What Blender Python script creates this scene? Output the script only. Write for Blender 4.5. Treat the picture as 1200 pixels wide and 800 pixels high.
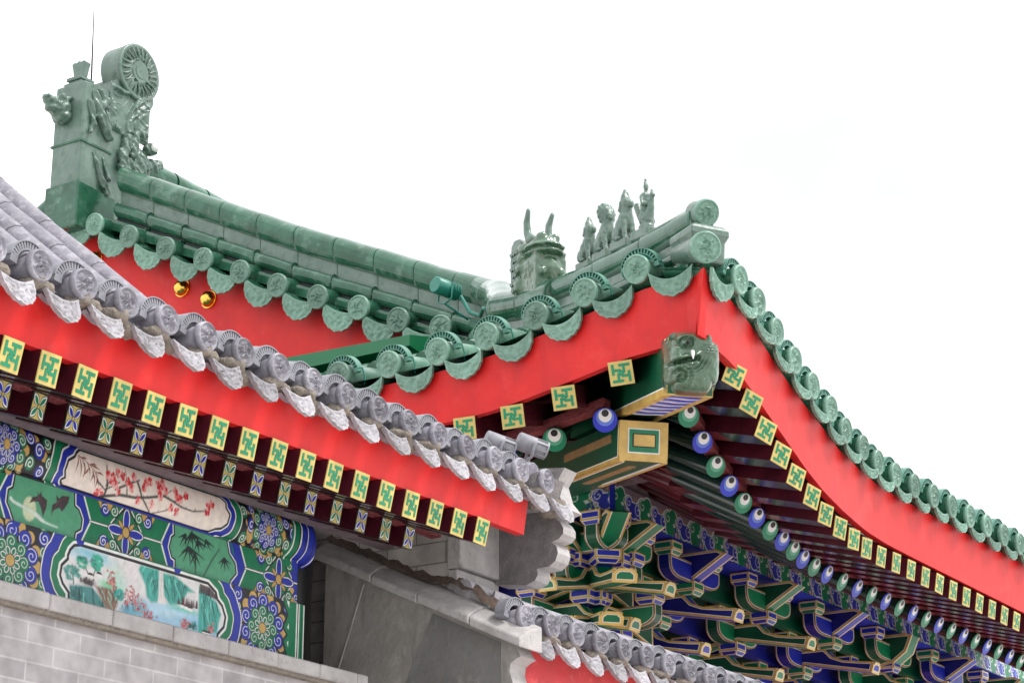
import bpy, bmesh, math, random
import numpy as np
from mathutils import Vector, Matrix, noise
R = math.radians
random.seed(7)
for o in list(bpy.data.objects): bpy.data.objects.remove(o)
SC = bpy.context.scene
COL = SC.collection

# ---------------------------------------------------------------- camera
PITCH, YAW = R(18.896), R(32.489)          # the buildings lie along X, the view looks up between X and Y
cam_d = bpy.data.cameras.new('camera'); cam_d.lens = 78.0; cam_d.sensor_width = 36.0
cam_d.clip_start = 0.05; cam_d.clip_end = 2000
cam = bpy.data.objects.new('camera', cam_d); COL.objects.link(cam)
fwd = Vector((math.cos(YAW)*math.cos(PITCH), math.sin(YAW)*math.cos(PITCH), math.sin(PITCH)))
cam.location = (0, 0, 1.6)
cam.rotation_euler = fwd.to_track_quat('-Z', 'Y').to_euler()
SC.camera = cam

# ---------------------------------------------------------------- sky and sun
SUN_EL, SUN_AZ = 58.0, -66.0               # elevation; azimuth from +X (from the front of the hall)
w = bpy.data.worlds.new('World'); SC.world = w; w.use_nodes = True
nt = w.node_tree; nt.nodes.clear()
wo = nt.nodes.new('ShaderNodeOutputWorld'); bg = nt.nodes.new('ShaderNodeBackground')
sky = nt.nodes.new('ShaderNodeTexSky'); sky.sky_type = 'NISHITA'; sky.sun_disc = False
sky.sun_elevation = R(SUN_EL); sky.sun_rotation = R(90-SUN_AZ)
tc = nt.nodes.new('ShaderNodeTexCoord'); mp = nt.nodes.new('ShaderNodeMapping'); mp.inputs['Scale'].default_value = (1, 1, 2.2)
ns = nt.nodes.new('ShaderNodeTexNoise'); ns.inputs['Scale'].default_value = 1.7; ns.inputs['Detail'].default_value = 5; ns.inputs['Roughness'].default_value = .5
cr = nt.nodes.new('ShaderNodeValToRGB')
cr.color_ramp.elements[0].position = .32; cr.color_ramp.elements[0].color = (5.15, 5.17, 5.25, 1)
cr.color_ramp.elements[1].position = .58; cr.color_ramp.elements[1].color = (10.4, 10.4, 10.5, 1)
mx = nt.nodes.new('ShaderNodeMix'); mx.data_type = 'RGBA'; mx.inputs['Factor'].default_value = .93
L = nt.links.new
L(tc.outputs['Generated'], mp.inputs['Vector']); L(mp.outputs['Vector'], ns.inputs['Vector'])
L(ns.outputs['Fac'], cr.inputs['Fac']); L(sky.outputs['Color'], mx.inputs['A']); L(cr.outputs['Color'], mx.inputs['B'])
L(mx.outputs['Result'], bg.inputs['Color']); bg.inputs['Strength'].default_value = .1
L(bg.outputs['Background'], wo.inputs['Surface'])
sun_d = bpy.data.lights.new('sun', 'SUN'); sun_d.energy = 1.5; sun_d.angle = R(14); sun_d.color = (1, .97, .93)
sun = bpy.data.objects.new('sun', sun_d); COL.objects.link(sun)
sdir = Vector((math.cos(R(SUN_AZ))*math.cos(R(SUN_EL)), math.sin(R(SUN_AZ))*math.cos(R(SUN_EL)), math.sin(R(SUN_EL))))
sun.rotation_euler = sdir.to_track_quat('Z', 'Y').to_euler(); sun.location = (0, 0, 30)
SC.view_settings.view_transform = 'Standard'; SC.view_settings.look = 'None'
SC.view_settings.exposure = 1.0; SC.view_settings.gamma = 1; SC.view_settings.use_curve_mapping = False
SC.render.engine = 'CYCLES'; SC.cycles.max_bounces = 6; SC.cycles.diffuse_bounces = 5; SC.cycles.use_denoising = True

# ---------------------------------------------------------------- materials
def mat(name, c, rough=.5, c2=None, scale=6, lo=.35, hi=.65, c3=None, scale3=30, lo3=.6, hi3=.75, bump=0, bscale=60, metal=0, coat=0, spec=.5, detail=6, var=0):
    m = bpy.data.materials.new(name); m.use_nodes = True
    n = m.node_tree; b = n.nodes['Principled BSDF']
    b.inputs['Roughness'].default_value = rough; b.inputs['Metallic'].default_value = metal
    b.inputs['Coat Weight'].default_value = coat; b.inputs['Coat Roughness'].default_value = .12
    b.inputs['Specular IOR Level'].default_value = spec
    if c2 is None: c2 = tuple(x*.78 for x in c)
    t = n.nodes.new('ShaderNodeTexCoord')
    gp = n.nodes.new('ShaderNodeNewGeometry')
    oi = n.nodes.new('ShaderNodeObjectInfo')
    def nz(sc, lo, hi, det=detail):
        x = n.nodes.new('ShaderNodeTexNoise'); x.inputs['Scale'].default_value = sc; x.inputs['Detail'].default_value = det
        x.inputs['Roughness'].default_value = .62
        n.links.new(gp.outputs['Position'], x.inputs['Vector'])
        r = n.nodes.new('ShaderNodeMapRange'); r.inputs['From Min'].default_value = lo; r.inputs['From Max'].default_value = hi
        n.links.new(x.outputs['Fac'], r.inputs['Value']); return r.outputs['Result']
    def mixc(f, a, bcol):
        k = n.nodes.new('ShaderNodeMix'); k.data_type = 'RGBA'; n.links.new(f, k.inputs['Factor'])
        if isinstance(a, tuple): k.inputs['A'].default_value = (*a, 1)
        else: n.links.new(a, k.inputs['A'])
        if isinstance(bcol, tuple): k.inputs['B'].default_value = (*bcol, 1)
        else: n.links.new(bcol, k.inputs['B'])
        return k.outputs['Result']
    out = mixc(nz(scale, lo, hi), c, c2)
    if c3: out = mixc(nz(scale3, lo3, hi3), out, c3)
    if var:      # every piece a little lighter or darker than the next
        vr = n.nodes.new('ShaderNodeMapRange'); vr.inputs['To Min'].default_value = 1-var; vr.inputs['To Max'].default_value = 1+var*.6
        n.links.new(oi.outputs['Random'], vr.inputs['Value'])
        mu = n.nodes.new('ShaderNodeMix'); mu.data_type = 'RGBA'; mu.blend_type = 'MULTIPLY'; mu.inputs['Factor'].default_value = 1
        n.links.new(out, mu.inputs['A']); n.links.new(vr.outputs['Result'], mu.inputs['B']); out = mu.outputs['Result']
    n.links.new(out, b.inputs['Base Color'])
    if bump:
        x = n.nodes.new('ShaderNodeTexNoise'); x.inputs['Scale'].default_value = bscale; x.inputs['Detail'].default_value = 6
        n.links.new(gp.outputs['Position'], x.inputs['Vector'])
        bp = n.nodes.new('ShaderNodeBump'); bp.inputs['Strength'].default_value = bump; bp.inputs['Distance'].default_value = .01
        n.links.new(x.outputs['Fac'], bp.inputs['Height']); n.links.new(bp.outputs['Normal'], b.inputs['Normal'])
    return m
glaze = mat('green_glaze', (.012, .070, .036), .15, (.034, .130, .078), 7, c3=(.15, .26, .20), scale3=11, lo3=.55, hi3=.80, bump=.08, bscale=26, coat=0, var=0.2)
glaze_pale = mat('pale_green_glaze', (.165, .30, .235), .38, (.11, .225, .165), 22, c3=(.32, .44, .375), scale3=60, lo3=.55, hi3=.8, bump=.15, bscale=120, var=0.28)
glaze_grey = mat('grey_green_glaze', (.075, .130, .102), .38, (.125, .185, .152), 8, c3=(.02, .080, .045), scale3=13, lo3=.52, hi3=.75, bump=.3, bscale=34, coat=.12)
glaze_dark = mat('dark_moss_glaze', (.03, .075, .035), .2, (.075, .15, .09), 14, c3=(.22, .30, .26), scale3=25, lo3=.6, hi3=.8, bump=.25, bscale=45, coat=.5)
teal = mat('teal_lamp_paint', (.012, .15, .11), .4, (.02, .2, .15), 20)
teal_fin = mat('teal_fin_paint', (.10, .25, .19), .5, (.06, .2, .15), 60)
green_board_m = mat('green_board_paint', (.0, .13, .045), .4, (.0, .11, .04), 3)
red = mat('red_plaster', (.62, .016, .014), .5, (.52, .010, .010), 2.5, c3=(.66, .055, .05), scale3=7, lo3=.55, hi3=.95, bump=.12, bscale=16, spec=.3)
def streaks(m, col, sx=9, sz=1.2, lo=.56, hi=.78, amt=.55):
    n = m.node_tree; b = n.nodes['Principled BSDF']; src = b.inputs['Base Color'].links[0].from_socket
    g = n.nodes.new('ShaderNodeNewGeometry'); mpn = n.nodes.new('ShaderNodeMapping'); mpn.inputs['Scale'].default_value = (sx, sx, sz)
    t = n.nodes.new('ShaderNodeTexNoise'); t.inputs['Scale'].default_value = 2; t.inputs['Detail'].default_value = 8; t.inputs['Roughness'].default_value = .7
    r = n.nodes.new('ShaderNodeMapRange'); r.inputs['From Min'].default_value = lo; r.inputs['From Max'].default_value = hi; r.inputs['To Max'].default_value = amt
    k = n.nodes.new('ShaderNodeMix'); k.data_type = 'RGBA'; k.inputs['B'].default_value = (*col, 1)
    n.links.new(g.outputs['Position'], mpn.inputs['Vector']); n.links.new(mpn.outputs['Vector'], t.inputs['Vector']); n.links.new(t.outputs['Fac'], r.inputs['Value'])
    n.links.new(r.outputs['Result'], k.inputs['Factor']); n.links.new(src, k.inputs['A']); n.links.new(k.outputs['Result'], b.inputs['Base Color'])
red_flat = mat('red_wall_paint', (.56, .035, .038), .6, (.46, .02, .026), 5, c3=(.64, .11, .10), scale3=24, lo3=.55, hi3=.85, bump=.15, bscale=40)
maroon = mat('maroon_paint', (.115, .007, .014), .3, (.07, .004, .009), 9, bump=.1, bscale=30)
maroon_rough = mat('maroon_rough_wood', (.20, .03, .035), .7, (.13, .015, .02), 30, c3=(.30, .07, .07), scale3=90, lo3=.5, hi3=.7, bump=.9, bscale=90)
darkgreen = mat('rafter_dark_green', (.004, .02, .018), .22, (.008, .032, .028), 8)
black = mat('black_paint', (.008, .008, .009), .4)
blackline = mat('black_outline_and_shadow_line', (.006, .006, .01), .5)
yellow = mat('yellow_paint', (.60, .475, .15), .6, (.50, .39, .115), 30, c3=(.33, .27, .12), scale3=60, lo3=.62, hi3=.8, var=0.14)
pgreen = mat('emerald_paint', (.0, .21, .085), .42, (.0, .16, .065), 12)
pblue = mat('ultramarine_paint', (.010, .026, .46), .42, (.012, .022, .34), 10)
dblue = mat('navy_paint', (.005, .010, .22), .42, (.005, .008, .16), 10)
dgreen = mat('deep_green_paint', (.0, .085, .036), .42, (.0, .065, .028), 10)
lblue = mat('light_blue_paint', (.12, .22, .72), .45)
lgreen = mat('light_green_paint', (.10, .42, .26), .45)
white = mat('white_paint', (.82, .82, .80), .5, (.74, .74, .73), 20)
gold = mat('gold_paint', (.66, .46, .13), .36, (.48, .31, .08), 10, c3=(.80, .64, .28), scale3=40, lo3=.6, hi3=.8)
litgold = mat('gold_tip_highlight', (.74, .56, .17), .4, (.66, .48, .13), 14)  # brighter copy of the gold for beak tips, highlight put into the colour
goldbrown = mat('dull_gold_paint', (.25, .15, .065), .45, (.36, .23, .09), 14)
goldmetal = mat('gilded_metal', (.85, .55, .12), .22, (.75, .45, .08), 10, metal=1)
greytile = mat('grey_clay_tile', (.27, .26, .30), .72, (.185, .178, .21), 16, c3=(.43, .415, .455), scale3=40, lo3=.5, hi3=.75, bump=.3, bscale=70, var=0.28)
paletile = mat('whitened_clay_tile', (.42, .405, .43), .8, (.29, .28, .30), 30, c3=(.18, .175, .19), scale3=70, lo3=.62, hi3=.75, bump=.7, bscale=110, var=0.3)
mortar = mat('sandy_mortar', (.30, .255, .21), .9, (.20, .17, .145), 40, c3=(.40, .36, .32), scale3=120, bump=1, bscale=160)
lampgrey = mat('grey_lamp_paint', (.25, .25, .28), .5, (.19, .19, .215), 40, var=0.15)
lampdark = mat('grey_lamp_fins', (.12, .12, .135), .6)
stone = mat('grey_stone', (.43, .41, .405), .8, (.31, .295, .29), 10, c3=(.20, .175, .16), scale3=30, lo3=.6, hi3=.8, bump=.35, bscale=80)
stucco = mat('grey_stucco', (.33, .31, .29), .8, (.21, .195, .18), 4.5, c3=(.36, .34, .32), scale3=9, lo3=.54, hi3=.74, bump=.35, bscale=50)
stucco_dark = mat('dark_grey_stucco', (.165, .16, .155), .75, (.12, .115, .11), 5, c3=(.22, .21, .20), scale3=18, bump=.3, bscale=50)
pebble = mat('pebbledash_stucco', (.23, .21, .21), .85, (.16, .145, .145), 25, c3=(.42, .41, .41), scale3=110, lo3=.63, hi3=.72, bump=.8, bscale=150)
soffit = mat('dusty_purple_paint', (.20, .155, .17), .8, (.13, .09, .10), 14, bump=.3, bscale=60)
dirt = mat('earthy_dirt', (.15, .11, .085), .95, (.10, .07, .055), 30, bump=.8, bscale=120)
streaks(red, (.40, .012, .018), 4, 1.6, .50, .75, .6); streaks(red_flat, (.36, .05, .045), 8, 1.2); streaks(stucco, (.10, .093, .088), 5, 1.0, .52, .72, .75); streaks(stucco, (.44, .42, .40), 14, 5, .62, .72, .6); streaks(stucco_dark, (.24, .23, .22), 7, 1.2, .58, .75, .6); streaks(stone, (.17, .15, .14), 12, 8, .58, .74, .7)
paving = mat('grey_paving', (.66, .645, .62), .9, (.58, .565, .54), 1.2, bump=.2, bscale=20)
steel = mat('dark_steel', (.05, .05, .055), .45, metal=.6)

def brickmat(name, a, b, mcol, sx, sz, use='XZ', mort=.012):
    m = bpy.data.materials.new(name); m.use_nodes = True; n = m.node_tree; bs = n.nodes['Principled BSDF']; bs.inputs['Roughness'].default_value = .85
    g = n.nodes.new('ShaderNodeNewGeometry'); sp = n.nodes.new('ShaderNodeSeparateXYZ'); cb = n.nodes.new('ShaderNodeCombineXYZ')
    n.links.new(g.outputs['Position'], sp.inputs[0])
    n.links.new(sp.outputs[use[0]], cb.inputs['X']); n.links.new(sp.outputs[use[1]], cb.inputs['Y'])
    t = n.nodes.new('ShaderNodeTexBrick'); t.inputs['Scale'].default_value = 1; t.inputs['Brick Width'].default_value = sx; t.inputs['Row Height'].default_value = sz
    t.inputs['Mortar Size'].default_value = mort*sz*3; t.inputs['Mortar Smooth'].default_value = .3
    t.inputs['Color1'].default_value = (*a, 1); t.inputs['Color2'].default_value = (*b, 1); t.inputs['Mortar'].default_value = (*mcol, 1)
    n.links.new(cb.outputs[0], t.inputs['Vector'])
    x = n.nodes.new('ShaderNodeTexNoise'); x.inputs['Scale'].default_value = 14; x.inputs['Detail'].default_value = 8; n.links.new(g.outputs['Position'], x.inputs['Vector'])
    mr = n.nodes.new('ShaderNodeMapRange'); mr.inputs['From Min'].default_value = .3; mr.inputs['From Max'].default_value = .7; mr.inputs['To Min'].default_value = .72; mr.inputs['To Max'].default_value = 1.15
    n.links.new(x.outputs['Fac'], mr.inputs['Value'])
    mu = n.nodes.new('ShaderNodeMix'); mu.data_type = 'RGBA'; mu.blend_type = 'MULTIPLY'; mu.inputs['Factor'].default_value = 1
    n.links.new(t.outputs['Color'], mu.inputs['A']); n.links.new(mr.outputs['Result'], mu.inputs['B'])
    n.links.new(mu.outputs['Result'], bs.inputs['Base Color'])
    bp = n.nodes.new('ShaderNodeBump'); bp.inputs['Strength'].default_value = .35; bp.inputs['Distance'].default_value = .004
    iv = n.nodes.new('ShaderNodeMath'); iv.operation = 'SUBTRACT'; iv.inputs[0].default_value = 1; n.links.new(t.outputs['Fac'], iv.inputs[1])
    ad = n.nodes.new('ShaderNodeMath'); ad.operation = 'MULTIPLY_ADD'; n.links.new(x.outputs['Fac'], ad.inputs[0]); ad.inputs[1].default_value = .5; n.links.new(iv.outputs[0], ad.inputs[2])
    n.links.new(ad.outputs[0], bp.inputs['Height']); n.links.new(bp.outputs['Normal'], bs.inputs['Normal'])
    return m
brick_grey = brickmat('grey_brick', (.40, .375, .385), (.315, .295, .305), (.46, .44, .44), .21, .055, mort=.022)
brick_inner = brickmat('inner_grey_brick', (.44, .41, .385), (.35, .325, .305), (.20, .175, .155), .25, .075, 'YZ')

def paintmat(name, rough=.45):
    m = bpy.data.materials.new(name); m.use_nodes = True; n = m.node_tree; bs = n.nodes['Principled BSDF']; bs.inputs['Roughness'].default_value = rough
    a = n.nodes.new('ShaderNodeVertexColor'); a.layer_name = 'paint'
    g = n.nodes.new('ShaderNodeNewGeometry'); x = n.nodes.new('ShaderNodeTexNoise'); x.inputs['Scale'].default_value = 40; x.inputs['Detail'].default_value = 6
    n.links.new(g.outputs['Position'], x.inputs['Vector'])
    mr = n.nodes.new('ShaderNodeMapRange'); mr.inputs['From Min'].default_value = .3; mr.inputs['From Max'].default_value = .7; mr.inputs['To Min'].default_value = .85; mr.inputs['To Max'].default_value = 1.08
    n.links.new(x.outputs['Fac'], mr.inputs['Value'])
    mu = n.nodes.new('ShaderNodeMix'); mu.data_type = 'RGBA'; mu.blend_type = 'MULTIPLY'; mu.inputs['Factor'].default_value = 1
    n.links.new(a.outputs['Color'], mu.inputs['A']); n.links.new(mr.outputs['Result'], mu.inputs['B']); n.links.new(mu.outputs['Result'], bs.inputs['Base Color'])
    return m
painted = paintmat('decorative_painting')

# ---------------------------------------------------------------- object helpers
def tag(o, label=None, cat=None, group=None, kind=None):
    if label: o['label'] = label
    if cat: o['category'] = cat
    if group: o['group'] = group
    if kind: o['kind'] = kind
    return o
def thing(name, label, cat, loc, group=None):
    o = bpy.data.objects.new(name, None); COL.objects.link(o); o.location = loc; o.empty_display_size = .1
    o.matrix_world = Matrix.Translation(loc)
    return tag(o, label, cat, group)
WORLD = {}
def put(o, parent, M=Matrix.Identity(4)):
    """link o so that its world matrix is M, under parent"""
    WORLD[o.name] = M
    if parent is not None:
        o.parent = parent
        P = WORLD.get(parent.name)
        if P is None: P = Matrix.Translation(parent.location)
        o.matrix_parent_inverse = P.inverted()
    o.matrix_basis = M
    COL.objects.link(o)
    return o
def inst(src, name, parent, M, kids=True):
    """another of src (an object or a mesh) at world matrix M, with copies of its children"""
    if isinstance(src, bpy.types.Mesh): return put(bpy.data.objects.new(name, src), parent, M)
    c = src.copy(); c.parent = None; c.name = name
    put(c, parent, M)
    S = WORLD[src.name]
    for ch in list(src.children):
        inst(ch, ch.name.split('.')[0], c, M @ S.inverted() @ WORLD[ch.name])
    return c
def frame(o, x, y, z): 
    return Matrix(((x[0], y[0], z[0], o[0]), (x[1], y[1], z[1], o[1]), (x[2], y[2], z[2], o[2]), (0, 0, 0, 1)))
def V(*a): return Vector(a)

class MB:
    def __init__(s): s.v = []; s.f = []; s.m = []; s.sm = []
    def add(s, vs, fs, mi=0, smooth=False, M=None):
        b = len(s.v)
        s.v += [tuple(M @ Vector(p)) if M else tuple(p) for p in vs]
        for i, f in enumerate(fs):
            s.f.append([b+k for k in f]); s.m.append(mi[i] if isinstance(mi, list) else mi); s.sm.append(smooth)
        return s
    def box(s, lo, hi, mi=0, M=None):
        x0, y0, z0 = lo; x1, y1, z1 = hi
        return s.add([(x0,y0,z0),(x1,y0,z0),(x1,y1,z0),(x0,y1,z0),(x0,y0,z1),(x1,y0,z1),(x1,y1,z1),(x0,y1,z1)],
                     [(0,3,2,1),(4,5,6,7),(0,1,5,4),(1,2,6,5),(2,3,7,6),(3,0,4,7)], mi, False, M)
    def beam(s, p, q, wd, h, mi=0, up=V(0,0,1), mis=None):
        """box from p to q, wd wide, h tall (centred)"""
        p = Vector(p); q = Vector(q); d = (q-p).normalized(); x = d.cross(up).normalized(); z = x.cross(d)
        c = []
        for e in (p, q):
            for a, b in ((-1,-1),(1,-1),(1,1),(-1,1)): c.append(e + x*a*wd/2 + z*b*h/2)
        return s.add(c, [(0,1,2,3),(7,6,5,4),(0,4,5,1),(1,5,6,2),(2,6,7,3),(3,7,4,0)], mis or mi)
    def tube(s, path, r, n=12, mi=0, cap=True, smooth=True):
        pts = [Vector(p) for p in path]; vs = []; fs = []
        t0 = (pts[1]-pts[0]).normalized(); a = t0.cross(V(0,0,1))
        if a.length < 1e-4: a = t0.cross(V(1,0,0))
        a.normalize()
        for i, p in enumerate(pts):
            t = (pts[min(i+1,len(pts)-1)]-pts[max(i-1,0)]).normalized()
            a = (a - t*a.dot(t)).normalized(); b = t.cross(a)
            rr = r[i] if isinstance(r, (list, tuple)) else r
            for k in range(n):
                an = 2*math.pi*k/n; vs.append(p + a*math.cos(an)*rr + b*math.sin(an)*rr)
        for i in range(len(pts)-1):
            for k in range(n): fs.append((i*n+k, i*n+(k+1)%n, (i+1)*n+(k+1)%n, (i+1)*n+k))
        s.add(vs, fs, mi, smooth)
        if cap:
            s.add([vs[k] for k in range(n)], [tuple(range(n))[::-1]], mi); s.add([vs[-n+k] for k in range(n)], [tuple(range(n))], mi)
        return s
    def grid(s, fn, nu, nv, mi=0, smooth=True, M=None):
        vs = [fn(u/nu, v/nv) for v in range(nv+1) for u in range(nu+1)]
        fs = [(v*(nu+1)+u, v*(nu+1)+u+1, (v+1)*(nu+1)+u+1, (v+1)*(nu+1)+u) for v in range(nv) for u in range(nu)]
        return s.add(vs, fs, mi, smooth, M)
    def prism(s, poly, M, t0, t1, mi=0, side=None):
        """poly in the local XY plane, extruded along local Z from t0 to t1"""
        n = len(poly)
        vs = [(x, y, t0) for x, y in poly] + [(x, y, t1) for x, y in poly]
        fs = [tuple(range(n))[::-1], tuple(range(n, 2*n))] + [(i, (i+1)%n, n+(i+1)%n, n+i) for i in range(n)]
        return s.add(vs, fs, [mi, mi]+[mi if side is None else side]*n, False, M)
    def flat(s, poly, M, z, mi=0):
        return s.add([(x, y, z) for x, y in poly], [tuple(range(len(poly)))], mi, False, M)
    def sweep(s, path, prof, side, mi=0, smooth=False, closed=False, scale=None):
        """profile points (a, b) placed at path point + side*a + (0,0,b)"""
        vs = []; k = len(prof); fs = []
        for i, p in enumerate(path):
            sd = side[i] if isinstance(side, list) else side
            sc = scale[i] if scale else 1
            for a, b in prof: vs.append(Vector(p) + Vector(sd)*a*sc + V(0,0,b*sc))
        for i in range(len(path)-1):
            for j in range(k if closed else k-1): fs.append((i*k+j, i*k+(j+1)%k, (i+1)*k+(j+1)%k, (i+1)*k+j))
        if isinstance(mi, list): s.add(vs, fs, mi*(len(path)-1), smooth); mi = mi[0]
        else: s.add(vs, fs, mi, smooth)
        if closed: s.add(vs[:k], [tuple(range(k))[::-1]], mi); s.add(vs[-k:], [tuple(range(k))], mi)
        return s
    def mesh(s, name, mats, bevel=0):
        me = bpy.data.meshes.new(name); me.from_pydata([tuple(v) for v in s.v], [], s.f)
        for m in (mats if isinstance(mats, (list, tuple)) else [mats]): me.materials.append(m)
        me.polygons.foreach_set('material_index', s.m); me.polygons.foreach_set('use_smooth', s.sm)
        bm = bmesh.new(); bm.from_mesh(me)
        bmesh.ops.recalc_face_normals(bm, faces=bm.faces)
        if bevel:
            bmesh.ops.remove_doubles(bm, verts=bm.verts, dist=1e-5)
            ed = [e for e in bm.edges if len(e.link_faces) == 2 and e.calc_face_angle(0) > .6]
            bmesh.ops.bevel(bm, geom=ed, offset=bevel, segments=1, affect='EDGES', clamp_overlap=True)
        bm.to_mesh(me); bm.free(); me.update()
        return me
    def build(s, name, mats, parent=None, bevel=0, M=Matrix.Identity(4)):
        me = s.mesh(name, mats, bevel)
        return put(bpy.data.objects.new(name, me), parent, M)
def curve(tab, x):
    xs = [t[0] for t in tab]; return float(np.interp(x, xs, [t[1] for t in tab]))
def sstep(a, b, x):
    t = min(1, max(0, (x-a)/(b-a))); return t*t*(3-2*t)
def blob(parts, vox=.012, smooth=2, amp=0, ascale=20):
    """one continuous carved body from overlapping ellipsoids and tapering limbs; returns verts, faces"""
    bm = bmesh.new()
    def ball(c, r, rot=None):
        M = Matrix.Translation(c) @ (rot or Matrix.Identity(4)) @ Matrix.Diagonal((r[0], r[1], r[2], 1))
        bmesh.ops.create_icosphere(bm, subdivisions=2, radius=1, matrix=M)
    for p in parts:
        if p[0] == 'e': ball(p[1], p[2] if isinstance(p[2], tuple) else (p[2],)*3, p[3] if len(p) > 3 else None)
        elif p[0] == 'b':
            c, r = p[1], p[2]; bmesh.ops.create_cube(bm, size=2, matrix=Matrix.Translation(c) @ (p[3] if len(p) > 3 else Matrix.Identity(4)) @ Matrix.Diagonal((*r, 1)))
        else:
            a, b, r0, r1 = Vector(p[1]), Vector(p[2]), p[3], p[4]
            n = max(3, int((b-a).length/(min(r0, r1)*.55))+1)
            for i in range(n+1):
                t = i/n; r = r0+(r1-r0)*t; ball(a.lerp(b, t), (r, r, r))
    me = bpy.data.meshes.new('carving'); bm.to_mesh(me); bm.free()
    o = bpy.data.objects.new('carving', me); COL.objects.link(o)
    m = o.modifiers.new('r', 'REMESH'); m.mode = 'VOXEL'; m.voxel_size = vox
    m2 = o.modifiers.new('s', 'SMOOTH'); m2.iterations = smooth; m2.factor = .5
    dg = bpy.context.evaluated_depsgraph_get(); dg.update()
    ev = o.evaluated_get(dg).to_mesh()
    vs = [v.co.copy() for v in ev.vertices]; nr = [v.normal.copy() for v in ev.vertices]; fs = [tuple(f.vertices) for f in ev.polygons]
    o.evaluated_get(dg).to_mesh_clear()
    bpy.data.objects.remove(o); bpy.data.meshes.remove(me)
    if amp: vs = [v + n*amp*noise.noise(v*ascale) for v, n in zip(vs, nr)]
    return vs, fs
# ---------------------------------------------------------------- roof tile pieces (local: x along the eave, y up the slope, z out of the roof)
def relief(x, y, s):
    """curly worm-like ornament inside a unit disc"""
    q = Vector((x*2.3, y*2.3, s*7.3)); wv = noise.noise_vector(q)*.55
    n = noise.noise(Vector((x*3.4, y*3.4, s*3.1)) + wv*1.6)
    return max(0, 1 - abs(n)*4.2)**.7
def add_disc(mb, r, th, seed, mi, c=(0,0,0), rows=20, segs=52, depth=.012):
    def h(rr, a):
        if rr > .97: return -.004
        if rr > .84: return .0035*(1 if rr < .95 else .3)
        if rr > .76: return -.004
        return -.004 + depth*relief(rr*math.cos(a), rr*math.sin(a), seed)
    vs = [(c[0], c[1]-th-depth, c[2])]; fs = []
    rad = [ (i+1)/rows*.74 for i in range(rows-5)] + [.78,.84,.88,.95,1.0]
    for rr in rad:
        for k in range(segs):
            a = 2*math.pi*k/segs; vs.append((c[0]+r*rr*math.cos(a), c[1]-th-h(rr, a), c[2]+r*rr*math.sin(a)))
    n = len(rad)
    for k in range(segs): fs.append((0, 1+k, 1+(k+1) % segs))
    for i in range(n-1):
        for k in range(segs): fs.append((1+i*segs+k, 1+(i+1)*segs+k, 1+(i+1)*segs+(k+1) % segs, 1+i*segs+(k+1) % segs))
    b = len(vs)
    for k in range(segs):
        a = 2*math.pi*k/segs; vs.append((c[0]+r*math.cos(a), c[1]+.006, c[2]+r*math.sin(a)))
    for k in range(segs): fs.append((1+(n-1)*segs+k, b+k, b+(k+1) % segs, 1+(n-1)*segs+(k+1) % segs))
    fs.append(tuple(b+k for k in range(segs)))
    mb.add(vs, fs, mi, True)
def cap_mesh(name, r, rt, L, seed, mats, th=.016, lump=0, segl=.3):
    """cover tile ending in an ornamented disc; lump = mortar packed under it"""
    mb = MB(); add_disc(mb, r, th, seed, 0)
    y = 0
    path = []; rad = []
    while y < L:
        e = min(y+segl, L)
        path += [V(0, y+.002, -.004), V(0, y+.012, -.004), V(0, e-.012, -.004), V(0, e-.003, -.004)]; rad += [rt*1.0, rt*1.03, rt*.985, rt*.93]
        y = e
    mb.tube(path, rad, 18, 1)
    if lump:
        vs, fs = blob([('e', (0, .03, -rt*1.05), (rt*1.15, .045, rt*.6)), ('e', (rt*1.3, .035, -rt*1.5), (rt*.8, .04, rt*.55)), ('e', (-rt*.9, .03, -rt*1.3), (rt*.6, .04, rt*.45))], .008, 1, .006, 60)
        vs = [v + Vector((noise.noise(v*45+Vector((seed*5,0,0))), noise.noise(v*45+Vector((0,seed*5+9,0))), noise.noise(v*45+Vector((3,0,seed*5)))))*.005 for v in vs]
        mb.add(vs, fs, 2, True)
    return mb.mesh(name, mats)
def drip_mesh(name, w_, h_, sag, mats, tilt=.0, L=.25, worn=0, seed=0):
    """pan tile with its hanging ornamented lip"""
    mb = MB(); nu, nv = 28, 14
    def top(u): return -sag*(1-u*u)
    def bot(u):
        a = abs(u); b = -h_*(1-.50*a**2.6) - h_*.10*max(0, 1-a/.14)
        b -= h_*.055*abs(math.sin(a*math.pi*3.2))
        return min(b, top(u)-.018)
    def pt(u, v, back=0):
        x = (u*2-1); t = top(x); b = bot(x); z = t+(b-t)*v
        e = 0
        if not back:
            edge = min(v, 1-v, (1-abs(x))*1.2)
            e = .003 if edge < .09 else (-.003 + .010*relief(x*1.1, (z/h_)*1.1, 5.5+seed))
            if worn: e += worn*noise.noise(Vector((x*6+seed, z*90, 1)))
        return (x*w_/2*(1-.10*v), -.012-e+tilt*(-z)+(.014 if back else 0), z)
    mb.grid(lambda u, v: pt(u, v), nu, nv, 0)
    mb.grid(lambda u, v: pt(u, v, 1), nu, nv, 0)
    rim = [(i/nu, 1) for i in range(nu+1)] + [(1, 1-i/nv) for i in range(1, nv+1)] + [(1-i/nu, 0) for i in range(1, nu+1)] + [(0, i/nv) for i in range(1, nv)]
    vs = [pt(*q) for q in rim] + [pt(*q, 1) for q in rim]; n = len(rim)
    mb.add(vs, [(i, (i+1) % n, n+(i+1) % n, n+i) for i in range(n)], 0)
    mb.grid(lambda u, v: ((u*2-1)*w_/2, v*L, top(u*2-1)+.0005), 10, 1, 1)
    mb.grid(lambda u, v: ((u*2-1)*w_/2, v*L, top(u*2-1)-.014), 10, 1, 1)
    return mb.mesh(name, mats)
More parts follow.
